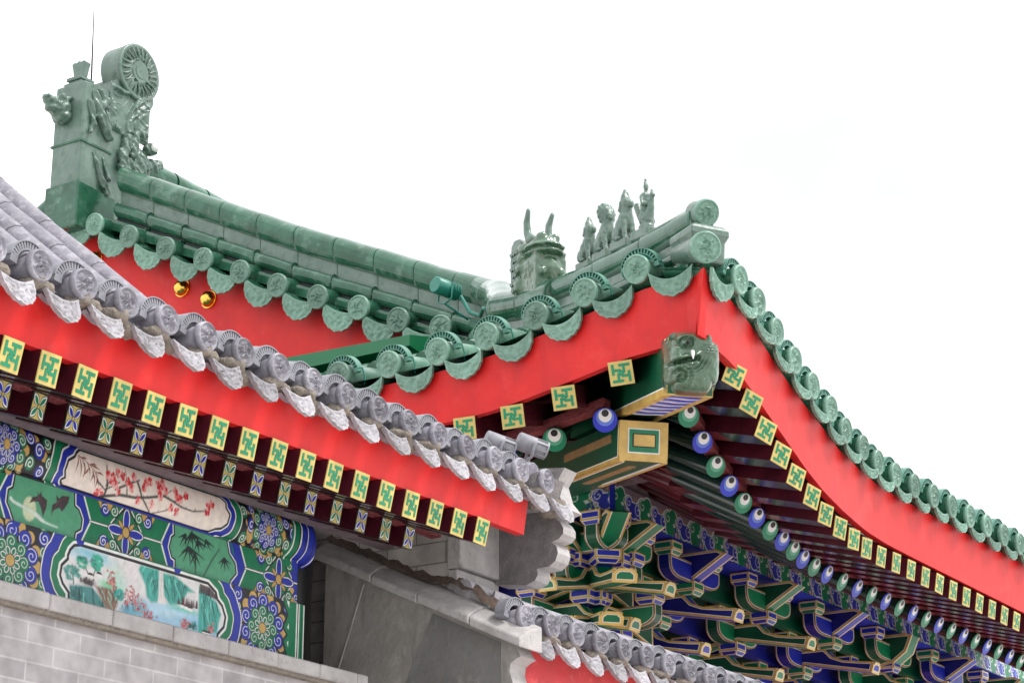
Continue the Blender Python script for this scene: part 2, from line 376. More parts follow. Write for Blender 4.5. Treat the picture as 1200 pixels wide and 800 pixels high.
def lamp_meshes(name, r, mats, a0=14, a1=166, wid=.03, th=.026, fins=15):
    """crescent lamp clipped over a cover tile: smooth curved shell, radial fins showing on its outer face"""
    mb = MB(); n = 28
    A = [R(a0+(a1-a0)*i/n) for i in range(n+1)]
    def ring(sec, mi):
        k = len(sec)
        vs = [(q*math.cos(a), y, q*math.sin(a)) for a in A for q, y in sec]
        fs = [(i*k+j, i*k+(j+1) % k, (i+1)*k+(j+1) % k, (i+1)*k+j) for i in range(n) for j in range(k)]
        fs += [tuple(range(k)), tuple(n*k+j for j in range(k-1, -1, -1))]
        mb.add(vs, fs, mi)
    e = th*.13
    ring([(r+th-e, -.012), (r+th, -.012), (r+th+.001, wid), (r+th-e, wid)], 0)
    ring([(r, .004), (r+th-e, .004), (r+th-e, wid-.001), (r, wid-.001)], 1)
    ring([(r-.002, -.010), (r+e, -.010), (r+e, .0035), (r-.002, .0035)], 0)
    for i in range(fins):
        a = R(a0+2+(a1-a0-4)*i/(fins-1)); d = th*.13
        c, s_ = math.cos(a), math.sin(a); tx, tz = -s_*d, c*d
        vs = []
        for q, y in ((r+e, -.009), (r+th-e, -.009), (r+th-e, .0035), (r+e, .0035)):
            for sg in (-1, 1): vs.append((q*c+tx*sg, y, q*s_+tz*sg))
        mb.add(vs, [(0,2,4,6),(1,7,5,3),(0,1,3,2),(2,3,5,4),(4,5,7,6),(6,7,1,0)], 0)
    for a in (a0-4, a1+4):
        mb.box((-.011, -.010, r-.004), (.011, wid*.9, r+th*.9), 0, Matrix.Rotation(R(90-a), 4, 'Y'))
    return mb.mesh(name, mats)

HALL_CAPS = [cap_mesh('tile_cap', .070, .060, .34, k, [glaze_pale, glaze]) for k in (1, 2)]
VERGE_CAPS = [cap_mesh('tile_cap', .078, .064, .40, k, [glaze_pale, glaze], segl=.42) for k in (3, 4)]
HALL_CAPS_PALE = [cap_mesh('tile_cap', .070, .060, .34, k, [glaze_pale, glaze_pale]) for k in (1, 2)]
HALL_DRIP = [drip_mesh('drip_tile', .228, .118, .044, [glaze_pale, glaze], seed=k) for k in (0, 1)]
FRONT_DRIP = [drip_mesh('drip_tile', .215, .080, .030, [glaze_pale, glaze], tilt=-.12, seed=k) for k in (0, 1)]
VERGE_DRIP = drip_mesh('drip_tile', .262, .140, .024, [glaze_pale, glaze], seed=2)
GREY_CAPS = [cap_mesh('tile_cap', .044, .037, .30, k, [greytile, greytile, mortar], th=.012, lump=1) for k in (5, 6, 7)]
GREY_DRIP = [drip_mesh('drip_tile', .118, .076, .018, [paletile, greytile], tilt=-.55, worn=.004, seed=k) for k in (0, 1, 2)]
LAMP_TEAL = lamp_meshes('tile_lamp', .078, [teal_fin, teal])
LAMP_GREY = lamp_meshes('tile_lamp', .050, [lampgrey, lampdark], wid=.030, th=.025, fins=17)

def eave_frame(o, along, slope, out):
    """tile frame at o: along the eave, outward direction (horizontal unit), slope of the tile"""
    y = (-Vector(out) + V(0,0,slope)).normalized(); x = Vector(along).normalized(); z = x.cross(y).normalized(); x = y.cross(z)
    return frame(o, x, y, z)

# ================================================================ THE HALL (green glazed roof)
hall = thing('temple_hall', 'red temple hall with green glazed tile roof, upturned corner and painted brackets', 'temple hall', (12.6, 8.2, 0))
FD = [(8.62,4.257,5.170),(8.907,4.309,5.160),(9.194,4.354,5.103),(9.481,4.399,5.048),(9.768,4.438,5.000),(10.055,4.474,4.960),(10.342,4.523,4.925),(10.629,4.553,4.906),(10.916,4.591,4.898),(11.203,4.611,4.898),(11.491,4.62,4.902)]
FD += [(11.491+.281*i, 4.62, 4.905+.001*min(i, 12)) for i in range(1, 17)]
SD = [(8.409,4.667,5.237),(8.473,4.985,5.205),(8.521,5.286,5.162),(8.559,5.593,5.126),(8.584,5.897,5.109),(8.598,6.204,5.101)] + [(8.60, 6.518+.31*i, 5.10) for i in range(0, 16)]
CORNER = V(8.323, 4.270, 5.235)
def Yc(x): return curve([(8.3,4.24)]+[(p[0], p[1]) for p in FD], x)
def Xc(y): return curve([(4.25,8.32)]+[(p[1], p[0]) for p in SD], y)
def Zf(x): return curve([(8.32,5.235)]+[(p[0], p[2]) for p in FD], x)
def Zs(y): return curve([(4.25,5.235)]+[(p[1], p[2]) for p in SD], y)
rnd = random.Random(3)
def jig(M, a=.02): return M @ Matrix.Rotation(rnd.uniform(-a, a), 4, 'Z') @ Matrix.Rotation(rnd.uniform(-a, a), 4, 'X') @ Matrix.Rotation(rnd.uniform(-1, 1)*.3, 4, 'Y') if False else M @ Matrix.Rotation(rnd.uniform(-a, a), 4, 'Z') @ Matrix.Rotation(rnd.uniform(-a, a), 4, 'X')
lamp_spots = []
def eave(pts, along, out, caps, drips, slope, parent, dz, lamps=None, dip=0, drops=None):
    n = len(pts)
    for i, p in enumerate(pts):
        M = jig(eave_frame(p, along, slope, out))
        put(bpy.data.objects.new('tile_cap', caps[i % len(caps)]), parent, M @ Matrix.Rotation(rnd.uniform(-.5,.5), 4, 'Y'))
        if lamps is not None and i in lamps: lamp_spots.append((M @ Matrix.Translation((0, .035, 0)), parent))
        if i+1 < n:
            q = (Vector(p)+Vector(pts[i+1]))/2 + V(0,0,dz) - Vector(out)*dip
            al = Vector(pts[i+1])-Vector(p)
            if al.dot(Vector(along)) < 0: al = -al
            put(bpy.data.objects.new('drip_tile', drips[i % len(drips)]), parent, jig(eave_frame(q, al, slope*.55, out), .04))
# front eave (faces -Y), side eave (faces -X)
eave(FD, (1,0,0), (0,-1,0), HALL_CAPS, FRONT_DRIP, .10, hall, -.042, range(0, 40), .012)
eave(SD, (0,-1,0), (-1,0,0), HALL_CAPS_PALE, HALL_DRIP, .20, hall, -.050, range(0, 7), .012)
# drip tiles either side of the corner disc
for a, b, al, out in ((CORNER, Vector(FD[0]), (1,-.1,0), (0,-1,0)), (CORNER, Vector(SD[0]), (0,-1,0), (-1,0,0))):
    q = (a+b)/2 + V(0,0,-.05)
    put(bpy.data.objects.new('drip_tile', HALL_DRIP[0]), hall, eave_frame(q, al, .2, out))
cd = V(-.66,-.75,0).normalized()
put(bpy.data.objects.new('tile_cap', cap_mesh('tile_cap', .074, .064, .3, 9, [glaze_pale, glaze_grey])), hall, eave_frame(CORNER, V(.75,-.66,0), .25, cd))

# red boards under the tiles
FB = [(8.327,4.320,4.842),(8.759,4.362,4.815),(9.031,4.408,4.775),(9.344,4.458,4.715),(9.622,4.498,4.660),(9.870,4.531,4.603),(10.185,4.576,4.560),(10.526,4.622,4.537),(10.905,4.670,4.524),(11.245,4.692,4.521),(11.623,4.699,4.523),(12.002,4.699,4.523),(16.0,4.699,4.523)]
SB = [(8.345,4.320,4.842),(8.43,4.397,4.856),(8.515,4.789,4.858),(8.589,5.205,4.814),(8.634,5.547,4.776),(8.658,5.811,4.763),(8.66,6.4,4.76),(8.66,11,4.76)]
def board(name, xs, top, bot, parent, m, inward, thick=.04):
    mb = MB(); path = []
    vs = []; n = len(xs); nv = 4
    for x in xs:
        a, b = Vector(top(x)), Vector(bot(x))
        for k in range(nv+1): vs.append(a.lerp(b, k/nv))
        inw = Vector((.7,.7,0)) if x == xs[0] else Vector(inward)
        for k in range(nv+1): vs.append(a.lerp(b, 1-k/nv) + inw*thick)
    for k in (0, 1): 
        for j in range(nv+1): pass
    k2 = 2*(nv+1)
    fs = [(i*k2+j, i*k2+(j+1) % k2, (i+1)*k2+(j+1) % k2, (i+1)*k2+j) for i in range(n-1) for j in range(k2)]
    mb.add(vs, fs, 0, False)
    o = mb.build(name, m, parent); return o
fx = [8.342, 8.40] + [8.46+i*.12 for i in range(64)]
E_T, E_B = (8.342, 4.288, 5.15), (8.356, 4.336, 4.843)
board('fascia_board', fx, lambda x: E_T if x < 8.35 else (x, Yc(x)+.045, Zf(x)-.085), lambda x: E_B if x < 8.35 else (x, curve([(p[0],p[1]) for p in FB], x), curve([(p[0],p[2]) for p in FB], x)), hall, red, (.02,1,0))
fy = [4.29, 4.36] + [4.42+i*.12 for i in range(53)]
board('fascia_board', fy, lambda y: E_T if y < 4.3 else (Xc(y)+.045, y, Zs(y)-.085), lambda y: E_B if y < 4.3 else (curve([(p[1],p[0]) for p in SB], y), y, curve([(p[1],p[2]) for p in SB], y)), hall, red, (1,.02,0))

# roof planes with tile rows
ZP = [(4.62,4.875),(5.5,5.22),(7.06,5.93),(8.3,6.47),(9.27,6.92),(10.2,7.38)]
def hipx(y): return curve([(4.25,8.32),(6.6,9.95),(6.9,10.55),(30,10.55)], y)
def zfr(x, y):
    lift = max(0, Zf(x)-4.90); t = max(0, min(1, (y-Yc(x))/2.0))
    return curve(ZP, max(4.62, y)) + lift*(1-t)**2 - (0 if y > 4.62 else .0)
def zsd(x, y):
    lift = max(0, Zs(y)-5.10); t = max(0, min(1, (x-Xc(y))/1.6))
    return curve([(8.6,5.075),(9.2,5.32),(10.6,5.80)], max(8.6, x)) + lift*(1-t)**2
mb = MB()
for x in [8.62+.284*i for i in range(27)]:
    y1 = 10.15 if x > 10.5 else curve([(8.32,4.25),(9.95,6.6),(10.5,6.9)], x)
    y0 = Yc(x)+.3
    if y1-y0 < .1: continue
    n = max(2, int((y1-y0)/.4))
    mb.tube([(x, y0+(y1-y0)*k/n, zfr(x, y0+(y1-y0)*k/n)) for k in range(n+1)], .06, 8, 0)
def fr(u, v):
    x = 8.32+u*8.0; ya = Yc(x)+.02; yb = 10.15 if x > 10.5 else curve([(8.32,4.26),(9.95,6.6),(10.5,6.9)], x)
    y = ya+(max(yb, ya)-ya)*v; return (x, y, zfr(x, y)-.03)
mb.grid(fr, 40, 14, 0)
mb.grid(lambda u, v: (10.55+u*6, 10.15+v*5.5, 7.38-v*2.5+v*(1-v)*-.3), 6, 6, 0)
mb.build('roof', glaze, hall)
mb = MB()
for y in [4.667+.308*i for i in range(20)]:
    x1 = 10.5 if y > 6.9 else hipx(y); x0 = Xc(y)+.3
    if x1-x0 < .1: continue
    n = max(2, int((x1-x0)/.3))
    mb.tube([(x0+(x1-x0)*k/n, y, zsd(x0+(x1-x0)*k/n, y)) for k in range(n+1)], .06, 8, 0)
mb.grid(lambda u, v: ((lambda y: (lambda xa, xb: (xa+(max(xb, xa)-xa)*u, y, zsd(xa+(max(xb, xa)-xa)*u, y)-.03))(Xc(y)+.02, 10.5 if y > 6.9 else hipx(y)))(4.27+v*6.2)), 12, 30, 0)
mb.build('skirt_roof', glaze, hall)
# flat green flashing board standing at the foot of the gable
mb = MB(); a, b = V(9.4,7.62,5.60), V(9.4,6.652,5.577)
mb.add([a, b, b+V(0,.0,-.062), a+V(0,0,-.09), a+V(.5,0,.14), b+V(.5,.1,.14), b+V(.5,.1,-.05), a+V(.5,0,-.05)], [(0,1,2,3),(4,7,6,5),(0,4,5,1),(3,2,6,7),(1,5,6,2),(0,3,7,4)], 0)
mb.build('flashing_board', green_board_m, hall)

# gable with bargeboard, verge tiles and studs
VR = [(10.35,7.72),(9.865,7.70),(8.967,7.255),(8.242,6.898),(7.564,6.592),(6.927,6.300)]      # top line of the verge ridge (y, z)
VR = [(10.35,7.93)] + VR[1:]
VD = [(10.242,7.377),(9.917,7.237),(9.597,7.080),(9.265,6.925),(8.936,6.780),(8.623,6.630),(8.311,6.475),(7.989,6.335),(7.67,6.202),(7.372,6.066),(7.059,5.958)]
mb = MB()
vp = [(y, z-.05) for y, z in VD]
lo = [(y, z-.95-.1*(10.24-y)/3) for y, z in VD]
mb.prism([(10.6, 7.40)] + vp + lo[::-1] + [(10.6, 6.3)], frame((10.47,0,0), (0,1,0), (0,0,1), (1,0,0)), 0, .05, 0)
mb.build('bargeboard', red, hall, .004)
mb = MB(); mb.prism([(10.3,7.35),(6.9,5.85),(6.9,5.0),(13.8,5.0),(13.8,5.85)], frame((10.53,0,0), (0,1,0), (0,0,1), (1,0,0)), 0, .1, 0); mb.build('gable_wall', red, hall)
for i, (y, z) in enumerate(VD):
    d = Vector((0, VD[max(i-1,0)][0]-VD[min(i+1,10)][0], VD[max(i-1,0)][1]-VD[min(i+1,10)][1])).normalized()
    yv = V(1, 0, .20).normalized(); xv = -d; zv = xv.cross(yv).normalized(); xv = yv.cross(zv)
    M = frame((10.30, y, z), xv, yv, zv)
    put(bpy.data.objects.new('tile_cap', VERGE_CAPS[i % 2]), hall, jig(M) @ Matrix.Rotation(rnd.uniform(-.6,.6), 4, 'Y'))
    if i+1 < len(VD):
        y2, z2 = VD[i+1]
        put(bpy.data.objects.new('drip_tile', VERGE_DRIP), hall, jig(frame((10.325, (y+y2)/2, (z+z2)/2-.028), xv, yv, zv), .04))
mb = MB()
for (y, z) in ((9.254,6.695),(9.02,6.571),(10.05,7.06)):
    c = V(10.465, y, z)
    def st(u, v, c=c):
        a = v*math.pi/2; ph = u*2*math.pi
        return c + V(-.062*math.cos(a)*.9-.004, .056*math.sin(a)*math.cos(ph), .056*math.sin(a)*math.sin(ph))
    stud = MB(); stud.grid(st, 20, 8, 0); stud.tube([c+V(.01,0,0), c+V(-.006,0,0)], .062, 20, 0); stud.build('gilded_stud', goldmetal, hall)

# verge ridge and hip ridge: courses of ridge tiles
def ridge(name, path, side, parent, sc=1.0, seg=.34, both=True):
    """half-round capping, flat band, roll and base course, broken into tile lengths"""
    P = [Vector(p) for p in path]; Ls = [0]
    for a, b in zip(P, P[1:]): Ls.append(Ls[-1]+(b-a).length)
    def at(s):
        for i in range(len(P)-1):
            if s <= Ls[i+1] or i == len(P)-2: return P[i].lerp(P[i+1], (s-Ls[i])/(Ls[i+1]-Ls[i]))
    def sd(s):
        t = at(min(Ls[-1], s+.05))-at(max(0, s-.05)); h = V(t.x, t.y, 0).normalized(); return V(h.y, -h.x, 0)*side
    def arc(cx, cz, r, a0, a1, n): return [(cx+r*math.cos(R(a0+(a1-a0)*i/n)), cz+r*math.sin(R(a0+(a1-a0)*i/n))) for i in range(n+1)]
    capp = arc(0, -.088, .088, 90, -52, 12)
    body = [(.042,-.158),(.040,-.245)]
    roll = arc(.050, -.285, .046, 88, -80, 8)
    base = [(.062,-.345),(.066,-.352),(.098,-.356),(.104,-.372),(.104,-.42)]
    half = capp + body + roll + base
    hm = [0]*(len(capp)-1) + [2, 1, 2] + [0]*(len(roll)-1) + [2] + [0]*len(base)  # black crease faces put the shadow line under capping and roll into the colour
    prof = half + [(-a, b) for a, b in half[::-1][:-1]]
    hm = hm[:len(half)-1] + [0] + hm[:len(half)-1][::-1]
    prof = [(a*sc, b*sc) for a, b in prof]
    mb = MB(); n = max(1, round(Ls[-1]/seg)); g = .006
    for i in range(n):
        s0, s1 = Ls[-1]*i/n, Ls[-1]*(i+1)/n
        ss = [s0+g, s0+.03, (s0+s1)/2, s1-.02, s1-g]; scs = [1.03, 1.03, 1.0, 1.0, .96]
        mb.sweep([at(s)+V(0,0,.003*(k < 2)) for k, s in enumerate(ss)], prof, [sd(s) for s in ss], hm, False, True, scs)
    inner = [(a*.88, b*.97-.004) for a, b in prof]
    mb.sweep([at(s)-V(0,0,.01) for s in [Ls[-1]*k/24 for k in range(25)]], inner, [sd(Ls[-1]*k/24) for k in range(25)], 1, False, True)
    return mb.build(name, [glaze, glaze_grey, blackline], parent)

ridge('main_ridge', [(10.9,10.14,8.02),(12.5,10.14,8.0),(16.5,10.14,8.02)], 1, hall, 1.2)
# the hip ridge: smaller courses sweeping up to the corner
HR = [(10.50,7.00,6.24),(10.12,6.72,6.045),(9.881,6.50,5.965),(9.62,6.18,5.80),(9.439,5.903,5.715),(9.24,5.58,5.645),(9.073,5.316,5.600),(8.788,4.86,5.545),(8.60,4.56,5.525),(8.475,4.359,5.515)]
ridge('verge_ridge', [(10.52, y, z+.02) for y, z in VR[1:-1]] + [(10.50,7.12,6.40),(10.46,6.86,6.29),(10.34,6.70,6.20),(10.12,6.52,6.09)] + HR[3:6], 1, hall, 1.16)
ridge('verge_ridge', [(10.52,10.42,7.72),(10.52,11.2,7.30),(10.52,12.2,6.82),(10.52,13.4,6.3)], -1, hall, 1.1)
ridge('hip_ridge', HR[5:], 1, hall, .78, .5)
# ridge end at the corner: big disc, flared cap stone and block
hd = (Vector(HR[-1])-Vector(HR[-3])).normalized(); hs = V(hd.y, -hd.x, 0).normalized()
mb = MB(); e = Vector(HR[-1])
Mh = frame(e + V(0,0,-.075), hs, -V(hd.x,hd.y,0).normalized(), V(0,0,1))
mb.tube([e-hd*.5+V(0,0,-.052), e+hd*.03+V(0,0,-.058)], .060, 20, 0)
mb.build('ridge_end_tile', glaze_grey, hall)
put(bpy.data.objects.new('tile_cap', cap_mesh('tile_cap', .064, .058, .1, 11, [glaze_pale, glaze_grey])), hall, frame(e+hd*.035+V(0,0,-.05), hs, (-hd+V(0,0,.35)).normalized(), (V(0,0,1)+hd*.35).normalized()))
mb = MB()
lay = [(-.12,.075,.09),(-.14,.10,.105),(-.17,.10,.105),(-.20,.085,.09),(-.30,.08,.085)]
vs = []
for z, wd, ln in lay:
    for a, b in ((-1,-1),(1,-1),(1,1),(-1,1)): vs.append(Mh @ Vector((a*wd, b*ln+.03, z+.075)))
fs = [(i*4+j, i*4+(j+1) % 4, (i+1)*4+(j+1) % 4, (i+1)*4+j) for i in range(len(lay)-1) for j in range(4)] + [(3,2,1,0), tuple(len(vs)-4+k for k in range(4))]
mb.add(vs, fs, 0); mb.build('ridge_end_block', glaze_grey, hall, .006)

# rafters: square flying rafters with fret ends over round rafters with eye ends
rafter_side = mat('rafter_side_maroon', (.075, .010, .018), .25, (.045, .006, .012), 8)
def tang(P, i):
    a, b = Vector(P[max(i-1, 0)]), Vector(P[min(i+1, len(P)-1)]); return b-a
def fret_mesh():
    mb = MB(); mb.box((-.5,-.04,-.5), (.5,0,.5), 0)
    y = -.06
    def bar(x0, z0, x1, z1, k):
        c, s_ = ((1,0),(0,1),(-1,0),(0,-1))[k]
        q = [(x0*c-z0*s_, x0*s_+z0*c), (x1*c-z1*s_, x1*s_+z1*c)]
        mb.box((min(q[0][0],q[1][0]), y, min(q[0][1],q[1][1])), (max(q[0][0],q[1][0]), -.03, max(q[0][1],q[1][1])), 1)
    for k in range(4):
        bar(-.07, .27, .39, .385, k)       # bar of the T
        bar(.07, .0, .18, .271, k)         # its stem
        bar(-.02, .02, .071, .12, k)
    return mb.mesh('fret_end', [yellow, mat('fret_green', (.0,.22,.10), .45)])
FRET = fret_mesh()
def petal_mesh(c):
    mb = MB(); mb.box((-.5,-.04,-.5), (.5,0,.5), 0); mb.box((-.43,-.045,-.46), (.43,-.03,.46), 1)
    def vesica(L, W, z, mi):
        for a in (45, 135, 225, 315):
            ca, sa = math.cos(R(a)), math.sin(R(a)); pts = []
            for i in range(13):
                t = i/12; pts.append((.06+L*t, W*math.sin(math.pi*t)**.8))
            pts += [(p[0], -p[1]) for p in pts[::-1][1:-1]]
            mb.add([(p[0]*ca-p[1]*sa, z, p[0]*sa+p[1]*ca) for p in pts], [tuple(range(len(pts)))], mi)
    vesica(.56, .175, -.048, 3); vesica(.53, .14, -.051, 2); vesica(.46, .085, -.054, 4)
    mb.add([(.10*math.cos(2*math.pi*k/14), -.057, .10*math.sin(2*math.pi*k/14)) for k in range(14)], [tuple(range(14))], 3)
    mb.add([(.075*math.cos(2*math.pi*k/14), -.06, .075*math.sin(2*math.pi*k/14)) for k in range(14)], [tuple(range(14))], 1)
    return mb.mesh('flower_end', [black, yellow, white, blackline, c])
FLOWER = [petal_mesh(pblue), petal_mesh(pgreen)]
def eye_mesh(c, l):
    mb = MB()
    for r, cz, y, mi in ((.5,0,-.02,0),(.36,.12,-.04,1),(.27,.19,-.06,2),(.145,.29,-.08,3)):
        n = 28; vs = [(r*math.cos(2*math.pi*k/n), y, cz+r*math.sin(2*math.pi*k/n)) for k in range(n)]
        mb.add(vs+[(v[0], y+.03, v[2]) for v in vs], [tuple(range(n))]+[(k, (k+1) % n, n+(k+1) % n, n+k) for k in range(n)], mi)
    return mb.mesh('eye_end', [c, l, white, black])
EYES = [eye_mesh(mat('eye_green', (.0,.22,.10), .4), lgreen), eye_mesh(mat('eye_blue', (.015,.03,.55), .4), lblue)]
def sq_rafter(p, out, rise, size, L, end, parent, split=.28, name='flying_rafter', tan=None, ratio=1):
    """square rafter running in from its end face p; its end is cut along the eave line (tan)"""
    d = (-Vector(out)+V(0,0,rise)).normalized(); p = Vector(p); mb = MB()
    xx = V(d.y, -d.x, 0).normalized()
    if tan is not None:
        tn = Vector(tan).normalized(); tn = tn if tn.dot(xx) > 0 else -tn; xx = (xx+V(0,0,tn.z*1.1)).normalized()
    nrm = xx.cross(V(0,0,1)).normalized()            # horizontal, roughly along d
    if nrm.dot(d) < 0: nrm = -nrm
    nrm = (nrm+V(0,0,rise*.6)).normalized(); nrm = (nrm-xx*nrm.dot(xx)).normalized()
    zz = xx.cross(nrm).normalized()
    if zz.z < 0: xx = -xx; zz = -zz
    def seg(a, b, mis, k=1):
        c = [q+xx*(i*size*ratio/2*k)+zz*(j*size/2*k) for q in (a, b) for i, j in ((-1,-1),(1,-1),(1,1),(-1,1))]
        mb.add(c, [(0,1,2,3),(7,6,5,4),(0,4,5,1),(1,5,6,2),(2,6,7,3),(3,7,4,0)], mis)
    seg(p, p+d*split, [0,0,0,1,1,1]); seg(p+d*split, p+d*L, [2,2,2,1,1,1], .996)
    o = mb.build(name, [darkgreen, rafter_side, maroon], parent)
    put(bpy.data.objects.new('end_panel', end), o, frame(p-nrm*.001, xx*size*ratio, nrm*size, zz*size) @ Matrix.Rotation(rnd.uniform(-.03,.03), 4, 'Y'))
    return o
def rd_rafter(p, out, rise, r, L, end, parent):
    d = (-Vector(out)+V(0,0,rise)).normalized(); p = Vector(p); mb = MB()
    mb.tube([p, p+d*.02, p+d*.55, p+d*.56], [r, r, r, r], 16, 0); mb.tube([p+d*.56, p+d*L], [r*.99, r*.99], 16, 1)
    o = mb.build('round_rafter', [darkgreen, maroon], parent)
    xx = V(d.y, -d.x, 0).normalized(); zz = xx.cross(d).normalized()
    put(bpy.data.objects.new('end_panel', end), o, frame(p-d*.001, xx*r*2.06, d*r*2, zz*r*2.06))
    return o
DIAG = V(-.7071,-.7071,0)
SQ = [(8.80,4.385,4.782),(9.031,4.416,4.712),(9.262,4.457,4.643),(9.493,4.491,4.583),(9.724,4.523,4.530),(9.955,4.548,4.484),(10.186,4.582,4.448),(10.417,4.608,4.428),(10.648,4.635,4.420),(10.879,4.664,4.422),(11.11,4.680,4.424)] + [(11.11+.2085*i,4.68,4.430) for i in range(1, 24)]
for i, p in enumerate(SQ):
    t = max(0, 1-i/11); out = (V(0,-1,0)*(1-.6*t)+DIAG*.6*t).normalized()
    sq_rafter(p, out, .27+.05*t, .108, .95, FRET, hall, tan=tang(SQ, i))
RD = [(9.12,4.795,4.733),(9.33,4.834,4.660),(9.54,4.872,4.592),(9.75,4.906,4.545),(9.96,4.935,4.507),(10.17,4.963,4.478),(10.38,4.990,4.460),(10.59,5.022,4.450),(10.80,5.06,4.444),(11.01,5.10,4.443),(11.22,5.13,4.443),(11.433,5.15,4.445)] + [(11.433+.2075*i,5.15,4.440) for i in range(1, 24)]
for i, p in enumerate(RD):
    t = max(0, 1-i/12); out = (V(0,-1,0)*(1-.75*t)+DIAG*.75*t).normalized()
    rd_rafter(p, out, .58-.10*t, .054, 1.25, EYES[i % 2], hall)
SS = [(8.500,4.814,4.785),(8.563,5.161,4.740),(8.606,5.475,4.710),(8.635,5.770,4.705)] + [(8.64,6.07+.3*i,4.70) for i in range(0, 12)]
for i, p in enumerate(SS):
    t = max(0, 1-i/6); out = (V(-1,0,0)*(1-.6*t)+DIAG*.6*t).normalized()
    sq_rafter(p, out, .27+.05*t, .112, .95, FRET, hall, tan=-tang(SS, i))
SR = [(8.906,5.138,4.715),(8.981,5.470,4.687),(9.043,5.799,4.674)] + [(9.07,6.1+.3*i,4.67) for i in range(0, 12)]
for i, p in enumerate(SR):
    t = max(0, 1-i/6); out = (V(-1,0,0)*(1-.7*t)+DIAG*.7*t).normalized()
    rd_rafter(p, out, .52-.08*t, .058, 1.25, EYES[(i+1) % 2], hall)
# sheathing above the rafters, and the rough strips along their ends
def sheath(u, v):
    x = 8.75+u*7.3; ya = curve([(q[0], q[1]) for q in SQ], x)+.03; za = curve([(q[0], q[2]) for q in SQ], x)
    xr = 8.75+u*7.3 + max(0, 1.2*(1-u*7.3/2.6)); yb = 6.3
    y = ya+(yb-ya)*v; yk = 5.1; zk = za+.085+(yk-ya)*.27
    return (x+(xr-x)*v, y, za+.085+(y-ya)*.27 if y < yk else zk+(y-yk)*(5.16-zk)/(6.3-yk))
mb = MB(); mb.grid(sheath, 50, 8, 0, False); mb.build('eave_sheathing', maroon, hall)
def sheath2(u, v):
    y = 4.75+u*5.5; xa = curve([(q[1], q[0]) for q in SS], y)+.03; za = curve([(q[1], q[2]) for q in SS], y)
    yr = y + max(0, 1.2*(1-u*5.5/2.6)); return (xa+(10.5-xa)*v, y+(yr-y)*v, za+.095+(5.3-za)*v)
mb = MB(); mb.grid(sheath2, 40, 8, 0, False); mb.build('eave_sheathing', maroon, hall)
def strip(pts, off, h, t, name='eave_strip'):
    mb = MB(); P = [Vector(p)+Vector(off) for p in pts]
    fine = []
    for a, b in zip(P, P[1:]):
        for k in range(4): fine.append(a.lerp(b, k/4)+V(0,0,.004*noise.noise(a.lerp(b, k/4)*14)))
    fine.append(P[-1])
    mb.sweep(fine, [(-t,0),(t,0),(t,h),(-t,h)], V(0,1,0) if abs(P[-1].x-P[0].x) > abs(P[-1].y-P[0].y) else V(1,0,0), 0, False, True)
    return mb.build(name, maroon_rough, hall)
strip(RD, (0,.02,.058), .045, .035)
strip(SR, (.02,0,.066), .045, .035)
mb = MB()
mb.add([(p[0], p[1]+.0, p[2]) for p in []], [], 0)

# corner beams on the diagonal
n45 = V(.7071,-.7071,0); din = V(.7071,.7071,0)
def cbeam(name, pe, pi, wd, h, face, side, rim):
    """beam whose outer end is centred at pe, running in to pi; end and sides framed"""
    mb = MB(); d = (Vector(pi)-Vector(pe)).normalized(); z = n45.cross(d).normalized()
    if z.z < 0: z = -z
    M = frame(pe, n45, d, z); L = (Vector(pi)-Vector(pe)).length
    mb.box((-wd/2,0,-h/2), (wd/2,L,h/2), 0, M)
    return mb, M, L
UB0 = V(8.475,4.440,4.742); UB1 = V(9.75,5.715,5.05)
mb, M, L = cbeam('', UB0, UB1, .21, .255, 0, 0, 0)
w2, h2 = .105, .1275
for sx in (-1, 1):          # gold borders and white line on both sides
    x = sx*w2
    for z0, z1 in ((-h2-.003, -h2+.028), ):
        mb.box((min(x, x+sx*.004), 0, z0), (max(x, x+sx*.004), L*.6, z1), 1, M); mb.box((min(x, x+sx*.005), .045, z1), (max(x, x+sx*.005), L*.6, z1+.006), 2, M)
    mb.box((min(x, x+sx*.004), 0, -h2), (max(x, x+sx*.004), .045, h2), 1, M); mb.box((min(x, x+sx*.005), .045, -h2+.028), (max(x, x+sx*.005), .052, h2), 2, M)
mb.box((-w2-.003,0,-h2-.006), (-w2+.028,L*.55,-h2-.0002), 1, M); mb.box((w2-.028,0,-h2-.006), (w2+.003,L*.55,-h2-.0002), 1, M); mb.box((-w2+.028,0,-h2-.006), (w2-.028,.03,-h2-.0002), 1, M)
for k in range(6):         # wavy striped underside
    y0 = .03+k*.115
    for dy, mi in ((0, 3), (.04, 4), (.078, 2)):
        n = 14; xs = [-w2+.028+(2*w2-.056)*i/n for i in range(n+1)]
        f = lambda x: y0+dy+.011*math.sin(x*40+k*.5)
        vs = [(x, f(x), -h2-.0035-.0003*mi) for x in xs] + [(x, f(x)+.041, -h2-.0035-.0003*mi) for x in xs]
        mb.add(vs, [(i, i+1, n+2+i, n+1+i) for i in range(n)], mi, False, M)
ub = mb.build('corner_beam', [dgreen, gold, white, pblue, lblue], hall)
